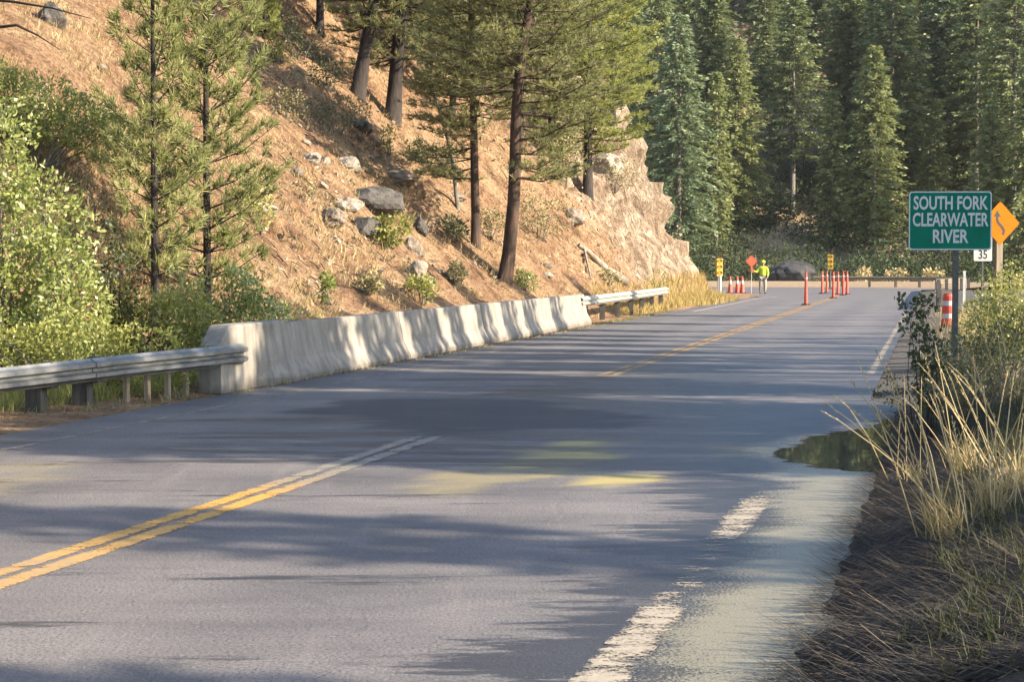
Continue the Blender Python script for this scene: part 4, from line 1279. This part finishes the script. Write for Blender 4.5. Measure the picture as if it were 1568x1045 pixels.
bush('leafy_bush', 'green leafy bush just behind the concrete end block', 'bush', b0,
     [(0, 0, .7, .7, .6, .8), (.45, 0, .5, .5, .5, .7), (-.6, 0, .7, .6, .6, .8), (.1, 0, 1.2, .4, .4, .4)], 8500, .075, .04, 'leaf', 63, 12, group=GL, tint0=.65)
b0 = gl(232, 540, 25)
bush('leafy_bush', 'green and straw-coloured bush below the young pines', 'bush', b0,
     [(0, 0, .6, .7, .5, .7), (-.7, 0, .7, .6, .5, .8), (.5, .1, .6, .5, .5, .7)], 7500, .075, .036, 'leaf_yel', 64, 12, group=GL, tint0=.4)
b0 = gl(178, 520, 25)
bush('dark_sapling', 'thin dark-leaved sapling between the tall bush and the pines', 'bush', b0,
     [(0, 0, 1.1, .32, .3, .9), (-.15, 0, 1.9, .22, .2, .5), (.2, 0, .6, .5, .4, .5)], 1500, .075, .045, 'leaf_dark', 65, 10, wood='bark_dark', group=GL, tint0=.3)
b0 = gl(120, 560, 21.8)
bush('leafy_bush', 'low yellow-green bush right behind the guardrail', 'bush', b0,
     [(-.9, 0, .4, .8, .4, .5), (0, 0, .5, .8, .4, .55), (.8, 0, .4, .7, .4, .5)], 7000, .065, .032, 'leaf_yel', 66, 12, group=GL, tint0=.45)
b0 = gl(425, 470, 27.5)
bush('leafy_bush', 'light green feathery bush behind the shaded barrier', 'bush', b0,
     [(0, 0, .5, .5, .5, .6), (.5, 0, .35, .4, .4, .5), (-.4, 0, .4, .4, .4, .5)], 1900, .075, .03, 'leaf', 67, 8, group=GL, tint0=.65)

# ================================================================== FAR CONIFERS
def conifer_meshes(seed, H, Rb, z0, leafm, wood='bark_grey', whorl=.5, nb=7, droop=.25, power=.85, rad=None, size=1.0, dens=5.5):
    r = random.Random(seed)
    tr, lf = MB(), MB()
    rad = rad or H * .011
    tr.tube([(0, 0, -.5), (0, 0, H * .3), (0, 0, H * .65), (0, 0, H)], [rad * 1.2, rad, rad * .6, .02], 8)
    for i in range(14):                                   # dead lower twigs
        z = r.uniform(.04, 1) * max(z0, .5); an = r.uniform(0, 6.28); L = r.uniform(.4, 1.3)
        tr.tube([(0, 0, z), (math.cos(an) * L, math.sin(an) * L, z - .15 * L)], [.03, .008], 3, cap=False)
    z = z0
    while z < H - .2:
        c_ = (z - z0) / (H - z0)
        rr = Rb * ((1 - c_) ** power) * (.6 + .4 * min(1, c_ * 7)) + .12
        a0 = r.uniform(0, 6.28); k = nb + r.randint(-1, 1)
        for i in range(k):
            if r.random() < .08: continue
            an = a0 + 6.283 * i / k + r.uniform(-.3, .3)
            L = rr * r.uniform(.6, 1.15)
            d = Vector((math.cos(an), math.sin(an), 0)); sd_ = Vector((-d.y, d.x, 0))
            bt = .45 + r.uniform(-.25, .25)
            up = .35 * c_
            n_ = max(3, int(L * dens))
            if L > .8: tr.tube([(0, 0, z), d * (L * .85) + Vector((0, 0, z + L * (up - droop * .7)))], [.035, .008], 3, cap=False)
            for q in range(n_):
                f = (q + r.random()) / n_ * .85 + .15
                p0 = d * (L * f) + Vector((0, 0, z + L * f * up - droop * L * f * f + r.uniform(-.06, .06)))
                for s_ in (-1, -.5, .5, 1, 0):
                    dd = (d * r.uniform(.35, 1) + sd_ * s_ * r.uniform(.5, 1.2) + Vector((0, 0, r.uniform(-.55, .15)))).normalized()
                    l_ = size * r.uniform(.2, .46)
                    q0 = p0 + Vector((r.uniform(-.12, .12), r.uniform(-.12, .12), r.uniform(-.14, .10)))
                    nn_ = (Vector((0, 0, .45)) + d * .35 + rv(r)).normalized()
                    lf.leaf(q0, dd, nn_, l_, l_ * .30, min(1, max(0, bt + .5 * (f - .5) + r.uniform(-.2, .2))))  # branch ends tinted lighter, standing for sun on the tips
        z += whorl * r.uniform(.75, 1.25) * (1 - .35 * c_)
    return tr.mesh('trunk', wood, True), lf.mesh('crown', leafm)
protos = {
    'tall': conifer_meshes(101, 22, 4.3, 2.0, 'fir', whorl=.5, nb=8, power=.62, size=1.2),
    'tall2': conifer_meshes(102, 22, 3.9, 3.0, 'fir_blue', whorl=.5, nb=8, droop=.3, power=.62, size=1.2),
    'bright': conifer_meshes(103, 16, 3.3, 1.5, 'fir_bright', whorl=.45, nb=8, power=.68, size=1.1),
    'slim': conifer_meshes(104, 12, 1.9, .8, 'fir_bright', whorl=.4, power=.7),
    'open': conifer_meshes(105, 22, 3.9, 6.0, 'fir', whorl=.62, nb=6, droop=.12, power=.5, size=1.35),
}
PH = {'tall': 22, 'tall2': 22, 'bright': 16, 'slim': 12, 'open': 22}
GF = 'conifers on the far slope'
trees = [  # px, y of the tip, depth, kind, label
    (1040, 10, 152, 'tall2', 'bluish conifer rising right beside the rock cut'),
    (1085, -60, 172, 'tall', 'dark conifer behind the bluish one near the rock cut'),
    (1128, 48, 160, 'bright', 'pointed bright green conifer left of the dark gap'),
    (1098, 98, 156, 'slim', 'small fresh green conifer left of the pointed bright one'),
    (1172, -90, 182, 'tall', 'tall shadowed conifer in the dark gap'),
    (1216, -18, 163, 'open', 'tall conifer with pale bare trunk right of the dark gap'),
    (1275, 128, 158, 'slim', 'slender light green young conifer standing alone in front'),
    (1308, -75, 172, 'tall', 'tall conifer behind the slender light green one'),
    (1368, -110, 165, 'tall', 'broad sunlit conifer left above the green sign'),
    (1432, 140, 161, 'slim', 'thin young conifer in the shade straight above the green sign'),
    (1448, -80, 176, 'tall2', 'dark bluish conifer behind the thin young one above the sign'),
    (1498, -95, 166, 'open', 'conifer with white upper trunk above the amber diamond'),
    (1556, -120, 160, 'open', 'conifer with pale trunk at the upper right edge'),
    (1585, 40, 150, 'bright', 'sunlit conifer cut by the right edge beside the diamond'),
    (1520, 150, 152, 'bright', 'light green conifer directly behind the amber diamond'),
    (1008, -30, 160, 'tall', 'conifer half hidden behind the brow of the rock cut'),
    (1250, -60, 188, 'tall2', 'conifer far back right of the pale bare trunk'),
    (1340, 60, 157, 'bright', 'greyish green conifer left of the sunlit broad one'),
]
for i, (px, yt, Y, kd, lab) in enumerate(trees):
    top = at(px, yt, Y)
    zb = farhill(top.x, Y)
    s_ = (top.z - zb) / PH[kd]
    g = put_tree('conifer', lab, (top.x, Y, zb - .3), protos[kd], i * 1.37, 1, GF)
    g.scale = (max(.75, min(1.15, s_)),) * 2 + (s_,)
# the rest of the wood behind: one mass
cm = conifer_meshes(120, 20, 3.8, 2.0, 'fir', whorl=.9, nb=7, size=2.0, power=.65, dens=2.2)
bm = bmesh.new()
src_me = cm[1]
import numpy as np
nv = len(src_me.vertices); co = np.empty(nv * 3, 'f'); src_me.vertices.foreach_get('co', co); co = co.reshape(-1, 3)
nf = len(src_me.polygons); fi = np.empty(nf * 4, 'i'); src_me.loops.foreach_get('vertex_index', fi); fi = fi.reshape(-1, 4)
tn = np.empty(nf, 'f'); src_me.attributes['tint'].data.foreach_get('value', tn)
bm.free()
V, Fc, T = [], [], []
rw = random.Random(77)
cnt = 0
while cnt < 85:
    Y = rw.uniform(166, 232); X = rw.uniform(.06, .34) * Y
    px = 784 + X / Y * F_PX
    if any(abs(px - q) < 26 and Y < 195 for q in (1050, 1125, 1258)): continue     # openings in the wood
    zb = farhill(X, Y); s_ = rw.uniform(.6, 1.05); a = rw.uniform(0, 6.28)
    if zb + 20 * s_ > 50: continue
    m_ = np.array([[math.cos(a), -math.sin(a), 0], [math.sin(a), math.cos(a), 0], [0, 0, 1]], 'f') * s_
    V.append(co @ m_.T + np.array([X, Y, zb - .3], 'f')); Fc.append(fi + cnt * nv); T.append(np.clip(tn + rw.uniform(-.25, .1), 0, 1)); cnt += 1
V, Fc, T = np.concatenate(V), np.concatenate(Fc), np.concatenate(T)
me = bpy.data.meshes.new('background_forest')
me.vertices.add(len(V)); me.vertices.foreach_set('co', V.ravel())
me.loops.add(Fc.size); me.loops.foreach_set('vertex_index', Fc.ravel())
me.polygons.add(len(Fc)); me.polygons.foreach_set('loop_start', np.arange(0, Fc.size, 4, dtype='i'))
me.update(calc_edges=True)
me.materials.append(M['fir']); a_ = me.attributes.new('tint', 'FLOAT', 'FACE'); a_.data.foreach_set('value', T)
tag(link('background_forest', me), 'mass of conifers covering the far slope behind the nearer trees', 'forest', None, 'stuff')
# undergrowth at the foot of the far slope
mb = MB(); ru = random.Random(91)
for i in range(320):
    Y = ru.uniform(141, 170); X = ru.uniform(.085, .34) * Y
    zb = farhill(X, Y); R0 = ru.uniform(1.0, 2.6); hh = R0 * ru.uniform(.8, 1.7)
    bt = ru.uniform(.15, .75)
    for k in range(190):
        d = rv(ru); d = d.normalized() * (d.length ** .4)
        q = Vector((X + d.x * R0, Y + d.y * R0, zb + hh * .6 + d.z * hh * .75))
        mb.leaf(q, (rv(ru) + Vector((0, 0, .1))).normalized(), rv(ru), ru.uniform(.2, .4), ru.uniform(.10, .2), min(1, max(0, bt + ru.uniform(-.25, .25))))
tag(mb.build('undergrowth', 'leaf_shade'), 'green undergrowth, its leaves darkened for shade, along the foot of the far slope', 'undergrowth', None, 'stuff')

# ================================================================== SHADE TREES right of the road, outside the frame
def shade_tree(seed, n, lsize, rx, ry, rz_, zc):
    r = random.Random(seed); tr, lf = MB(), MB()
    tr.tube([(0, 0, -.2), (.1, 0, 3), (-.1, .1, 6), (0, 0, zc + rz_ * .5)], [.24, .2, .14, .05], 8)
    for i in range(n):
        d = rv(r); f = 1 + .3 * noise.noise(d * 2 + Vector((seed, 0, 0)))
        p = Vector((d.x * rx, d.y * ry, zc + d.z * rz_)) * 1.0
        if noise.noise(p * .9 + Vector((seed * 3, 1, 2))) < -.12: continue
        lf.leaf(p, rv(r).normalized(), rv(r), lsize * r.uniform(.6, 1.3), lsize * .6, r.random())
    for i in range(9):
        d = rv(r); e = Vector((d.x * rx, d.y * ry, zc + d.z * rz_)) * .9
        q = Vector((0, 0, r.uniform(4, zc))); tr.tube([q, q.lerp(e, .5) + Vector((0, 0, .2)), e], [.07, .045, .012], 5, cap=False)
    return tr.mesh('trunk', 'bark_grey', True), lf.mesh('crown', 'leaf')
SX = 16.0
TA = math.tan(SUN_AZ)
sp = {'broad': shade_tree(5, 6400, .30, 2.1, 1.9, 3.0, 9.5), 'mid': shade_tree(6, 4200, .28, 1.9, 1.2, 2.9, 9.5), 'thin': shade_tree(7, 1700, .26, 1.6, .8, 2.6, 9.4), 'streak': shade_tree(8, 1500, .26, 2.0, .42, 2.9, 9.5)}
for i, (yb, kd, dx) in enumerate([(4.6, 'broad', 0), (10.3, 'thin', .4), (15.7, 'broad', 0), (17.4, 'broad', .9), (19.2, 'broad', -.3), (20.8, 'mid', .5), (24.0, 'broad', 0), (24.4, 'broad', -2.2),
                                  (27.7, 'streak', 0), (28.9, 'streak', .8), (30.6, 'streak', .3), (31.6, 'streak', 0), (33.4, 'streak', .9), (35.8, 'streak', .2), (38.2, 'streak', 0), (40.4, 'streak', .2), (43.6, 'streak', 1.2), (49, 'streak', 2.8), (57, 'streak', 5)]):
    x = SX + dx
    put_tree('roadside_tree', 'slim broadleaf tree right of the road, outside the picture, shading it', (x, yb - x * TA, 0), sp[kd], i * 0.0, 1, 'roadside trees that shade the road')

# ================================================================== RIGHT FOREGROUND
def blades(mb, p, n, r, h, w, spread, lean, tint0, tr=.25):
    for i in range(n):
        a = r.uniform(0, 6.28); q = p + Vector((math.cos(a), math.sin(a), 0)) * (spread * r.random())
        H = h * r.uniform(.5, 1.15)
        d = Vector((r.gauss(0, .35) + lean[0], r.gauss(0, .35) + lean[1], 1)).normalized()
        s_ = Vector((math.cos(a + 1.5), math.sin(a + 1.5), 0)) * (w / 2)
        m1 = q + d * (H * .55); tip = q + d * H + Vector((d.x, d.y, -.25)) * (H * .25)
        t = min(1, max(0, tint0 + r.uniform(-tr, tr)))
        mb.quad(q - s_, q + s_, m1 + s_ * .7, m1 - s_ * .7, t); mb.tri(m1 - s_ * .7, m1 + s_ * .7, tip, t)
rg_ = random.Random(31)
# matted dead stems over the mud
mb = MB()
for i in range(24000):
    Y = 6 + 13 * rg_.random() ** 1.3; t = 4.2 + 2.4 * rg_.random() ** 1.3; X = X_at(t, Y)
    z = bank(X, Y); a = rg_.uniform(-.5, .5) + (math.pi if rg_.random() < .5 else 0)
    L = rg_.uniform(.06, .26); d = Vector((math.cos(a), math.sin(a), rg_.uniform(-.05, .7))).normalized()
    s_ = Vector((0, 0, 1)).cross(d).normalized() * rg_.uniform(.002, .0055)
    p = Vector((X, Y, z + .004)); mb.quad(p - s_, p + s_, p + d * L + s_ * .5, p + d * L - s_ * .5, rg_.random() ** 1.6)
tag(mb.build('dead_stems', 'mulch'), 'matted dark dead stems on the muddy bank', 'dead stems', None, 'stuff')
# green-brown grass further up the bank
mb = MB()
for i in range(7500):
    Y = 6 + 16 * rg_.random(); t = 4.75 + 3.2 * rg_.random() ** .8 + .25 * fbm(Y * .8, 2, 1)
    X = X_at(t, Y)
    if X < .225 * Y and Y < 12 and rg_.random() < .7: continue
    cl = fbm(X * .9, Y * .9, 6)
    blades(mb, Vector((X, Y, bank(X, Y))), 5, rg_, .14 + (.22 * sst(4.9, 6.2, t)) * rg_.random(), .0065, .07, (-.15, 0), .34 + .5 * cl, .35)
tag(mb.build('bank_grass', 'grass_mix'), 'tangled green and brown grass on the right bank', 'grass', None, 'stuff')
# dry tussocks with long seed stalks
def tussock(px, py, label, n, nst, h, hs, seed, lean=(-.25, 0), Y=None):
    r = random.Random(seed)
    p = hit(px, py, 5, 40) if Y is None else at(px, py, Y)
    p.z = bank(p.x, p.y)
    g = thing('grass_tussock', label, 'grass', p, 0, 'dry grass tussocks on the right bank')
    mb = MB(); blades(mb, Vector((0, 0, 0)), n, r, h, .007, .14, lean, .5, .35); mb.build('blades', 'straw', g)
    for i in range(nst):
        H = hs * r.uniform(.7, 1.25); d = Vector((lean[0] * 1.2 + r.gauss(0, .28), r.gauss(0, .25), 1)).normalized()
        q = Vector((r.gauss(0, .08), r.gauss(0, .06), 0)); sag = Vector((d.x, d.y, -.2)) * (H * r.uniform(.05, .3))
        mb = MB(); t = r.uniform(.4, .95)
        mb.tube([q, q + d * H * .5, q + d * H * .85 + sag * .4, q + d * H + sag], [.0042, .0034, .0026, .0012], 4, t, cap=False)
        for k in range(16):
            u = r.uniform(.72, 1.0)
            w_ = q + d * H * u + sag * max(0, (u - .5) * 2) ** 2
            mb.leaf(w_, (d + rv(r) * .6).normalized(), rv(r), r.uniform(.014, .03), .006, t)
        mb.build('stalk', 'straw', g)
tussock(1452, 905, 'tall dry tussock in the sun at the edge of the bank', 150, 15, .30, .88, 1, Y=9.3)
tussock(1520, 900, 'dry tussock right of the sunlit one with upright stalks', 130, 11, .30, .80, 2, (-.05, 0), Y=9.8)
tussock(1480, 800, 'straw tussock behind the sunlit one on the bank', 90, 9, .34, .85, 3, (-.2, 0), Y=12)
tussock(1556, 830, 'dry tussock beside the brownish boulder at the right edge', 80, 8, .34, .8, 4, (-.1, 0), Y=10.6)
tussock(1400, 720, 'thin dry tussock with few stalks near the puddle', 30, 5, .2, .7, 5, (-.35, 0), Y=12.6)
tussock(1545, 640, 'straw tussock in front of the yellow-green shrub', 110, 10, .42, .8, 6, (.0, 0), Y=17)

GR = 'shrubs on the right bank'
def rb(px, Y): 
    p = at(px, 500, Y); return (p.x, p.y, bank(p.x, p.y))
b0 = rb(1528, 27)
bush('roadside_shrub', 'sunlit yellow-green shrub right of the green sign post', 'bush', b0,
     [(-.1, 0, .75, .45, .5, .75), (.35, .1, .95, .5, .5, .7), (.7, 0, .6, .5, .5, .7), (0, 0, .35, .5, .5, .4)], 4600, .055, .035, 'leaf_yel', 81, 16, group=GR, tint0=.5)
b0 = rb(1420, 15.5)
bush('roadside_shrub', 'dark leafy sprig reaching up in front of the road edge', 'bush', b0,
     [(.0, 0, .75, .14, .12, .22), (-.12, 0, 1.02, .12, .1, .12), (-.03, 0, 1.18, .14, .1, .10), (-.22, 0, 1.22, .07, .06, .05), (.06, 0, .45, .14, .14, .25)],
     620, .055, .042, 'leaf_dark', 82, 12, wood='bark_dark', group=GR, tint0=.35, sr=.28)
b0 = rb(1555, 18.5)
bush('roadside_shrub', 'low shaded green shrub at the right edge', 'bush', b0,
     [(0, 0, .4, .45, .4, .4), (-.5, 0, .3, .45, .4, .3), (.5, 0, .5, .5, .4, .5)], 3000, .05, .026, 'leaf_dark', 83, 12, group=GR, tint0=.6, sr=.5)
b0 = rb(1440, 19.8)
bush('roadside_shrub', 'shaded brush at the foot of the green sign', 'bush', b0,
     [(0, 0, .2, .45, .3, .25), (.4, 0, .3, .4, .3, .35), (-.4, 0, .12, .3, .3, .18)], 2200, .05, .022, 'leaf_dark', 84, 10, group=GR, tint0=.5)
b0 = rb(1490, 16.5)
bush('roadside_shrub', 'brown dead brush below the sunlit shrub', 'bush', b0,
     [(0, 0, .35, .30, .3, .35), (.35, 0, .45, .3, .3, .42), (-.3, .1, .22, .25, .25, .25)], 1700, .055, .016, 'sage', 86, 26, wood='bark_grey', group=GR, tint0=.2, sr=.4)
b0 = rb(1475, 22.5)
bush('roadside_shrub', 'olive brush hiding the lower part of the green sign post', 'bush', b0,
     [(0, 0, .4, .35, .3, .4), (.4, 0, .6, .35, .3, .55), (-.3, 0, .22, .3, .3, .25)], 2600, .05, .026, 'leaf_yel', 87, 16, group=GR, tint0=.25, sr=.5)
b0 = rb(1545, 38)
bush('roadside_shrub', 'golden dry shrub below the amber diamond', 'bush', b0,
     [(0, 0, .7, .7, .5, .8), (.7, 0, .8, .6, .5, .8), (-.5, 0, .4, .5, .4, .5)], 2600, .075, .04, 'leaf_yel', 85, 12, group=GR, tint0=.8)
# straw strip along the right shoulder further on
mb = MB()
for i in range(1500):
    Y = rg_.uniform(21, 60); t = rg_.uniform(4.6, 9) ; X = X_at(t, Y)
    if t < 5.2 and rg_.random() < .7: continue
    blades(mb, Vector((X, Y, bank(X, Y))), 4, rg_, .45, .012, .12, (0, 0), .5, .3)
tag(mb.build('shoulder_grass', 'straw'), 'pale dry grass along the right shoulder beyond the sign', 'grass', None, 'stuff')

# golden grass on the left verge before the bend
mb = MB()
for i in range(4200):
    Y = rg_.uniform(56, 91); u = rg_.random()
    tmax = -3.75 if Y < YE else -3.75 - (Y - YE) * .25
    t = lerp(tmax, -8.5, u)
    X = X_at(t, Y)
    if Y < 68 and t > -4.4: continue
    if Y > 84 and X > 13.0: continue
    if hill(X, Y) > .9: continue
    hh = .28 + .45 * sst(64, 82, Y) * sst(0, .25, u)
    blades(mb, Vector((X, Y, max(0, hill(X, Y)))), 4, rg_, hh, .022, .16, (0, 0), .55, .35)
tag(mb.build('verge_grass', 'straw_gold'), 'golden dry grass on the verge below the rock cut', 'grass', None, 'stuff')
# dry grass tufts and litter all over the hillside
mb = MB()
for i in range(17000):
    px = rg_.uniform(-20, 1060); py = rg_.uniform(-20, 560)
    Y0 = 22.0
    p = hit(px, py, Y0, 92)
    if p.y > 91 or tval(p.x, p.y) > -4.7: continue
    if p.y > 66 and rg_.random() < .6: continue
    cl = fbm(p.x * .35, p.y * .35, 8)
    if cl < -.15 and rg_.random() < .75: continue
    blades(mb, Vector((p.x, p.y, ground(p.x, p.y) - .01)), 3, rg_, .12 + .14 * rg_.random(), .018, .12, (.3, 0), .35 + .5 * cl, .4)
tag(mb.build('hillside_grass', 'straw'), 'short dry grass and litter over the hillside', 'grass', None, 'stuff')
mb = MB()
for i in range(1300):
    p = hit(rg_.uniform(330, 1040), rg_.uniform(-10, 450), 22, 92)
    if p.y > 91: continue
    a = rg_.uniform(0, 6.28); d = Vector((math.cos(a), math.sin(a), 0)); L = rg_.uniform(.1, .36)
    q = p + d * L; q.z = ground(q.x, q.y) + .04; p.z = ground(p.x, p.y) + .03
    mb.tube([p, p.lerp(q, .5) + Vector((0, 0, .03)), q], [.014, .011, .005], 3, rg_.random(), cap=False)
tag(mb.build('fallen_twigs', 'mulch'), 'fallen twigs and needle litter under the hillside pines', 'twigs', None, 'stuff')
# green grass under and behind the near guardrail
mb = MB()
for i in range(2600):
    Y = rg_.uniform(15, 27); t = rg_.uniform(-8.2, -4.9); X = X_at(t, Y)
    if t > rail_t(Y) - .3: continue
    blades(mb, Vector((X, Y, ground(X, Y))), 5, rg_, .28, .012, .12, (0, 0), .5, .35)
tag(mb.build('ditch_grass', 'leaf_yel'), 'fresh green grass behind the near guardrail', 'grass', None, 'stuff')
mb = MB()
for i in range(2600):
    Y = rg_.uniform(12, 60); t = rg_.uniform(-5.6, -4.05) if Y < 22 else rg_.uniform(-4.25, -3.85)
    X = X_at(t, Y)
    if Y > 22 and t < -3.95 and Y < 47.5: continue
    if Y < 22 and t > rail_t(Y) + .55: continue
    blades(mb, Vector((X, Y, 0)), 3, rg_, .07 + (.08 * rg_.random() if Y < 22 else 0), .01, .08, (0, 0), .35, .35)
tag(mb.build('verge_weeds', 'sage'), 'low dry weeds along the left road edge and under the rail', 'weeds', None, 'stuff')
# brush tufts behind the far guardrail
for i, (px, w_, lab) in enumerate(((1322, 22, 'pale dry tuft left behind the far guardrail'), (1372, 40, 'widest pale dry tuft behind the far guardrail'), (1428, 34, 'pale dry tuft behind the far guardrail next to the green sign post'))):
    p = at(px, 420, 135.0); a = w_ / F_PX * 135 / 2
    bush('dry_tuft', lab, 'bush', (p.x, p.y, -.6), [(0, 0, 1.0, a, .6, .85), (a * .5, 0, 1.1, a * .5, .5, .75), (-a * .5, 0, .9, a * .5, .5, .8)], 420, .3, .12, 'straw', 95 + i, 5, group='dry tufts behind the far guardrail', tint0=.6)

# ================================================================== HAZE, added to lighten the dark far wood
mb = MB(); mb.box((0, 600, 31.2), (1820, 1820, 65.8))
o = mb.build('haze', None, tint=False)
m = bpy.data.materials.new('haze'); m.use_nodes = True
nt = m.node_tree
for n in list(nt.nodes):
    if n.type == 'BSDF_PRINCIPLED': nt.nodes.remove(n)
pv = nt.nodes.new('ShaderNodeVolumePrincipled')
pv.inputs['Color'].default_value = (.86, .87, .84, 1)
pv.inputs['Density'].default_value = .0001
pv.inputs['Anisotropy'].default_value = .2
nt.links.new(pv.outputs[0], nt.nodes['Material Output'].inputs['Volume'])
o.data.materials.append(m)
tag(o, 'thin haze added to lift the dark of the far wood', 'haze', None, 'stuff')
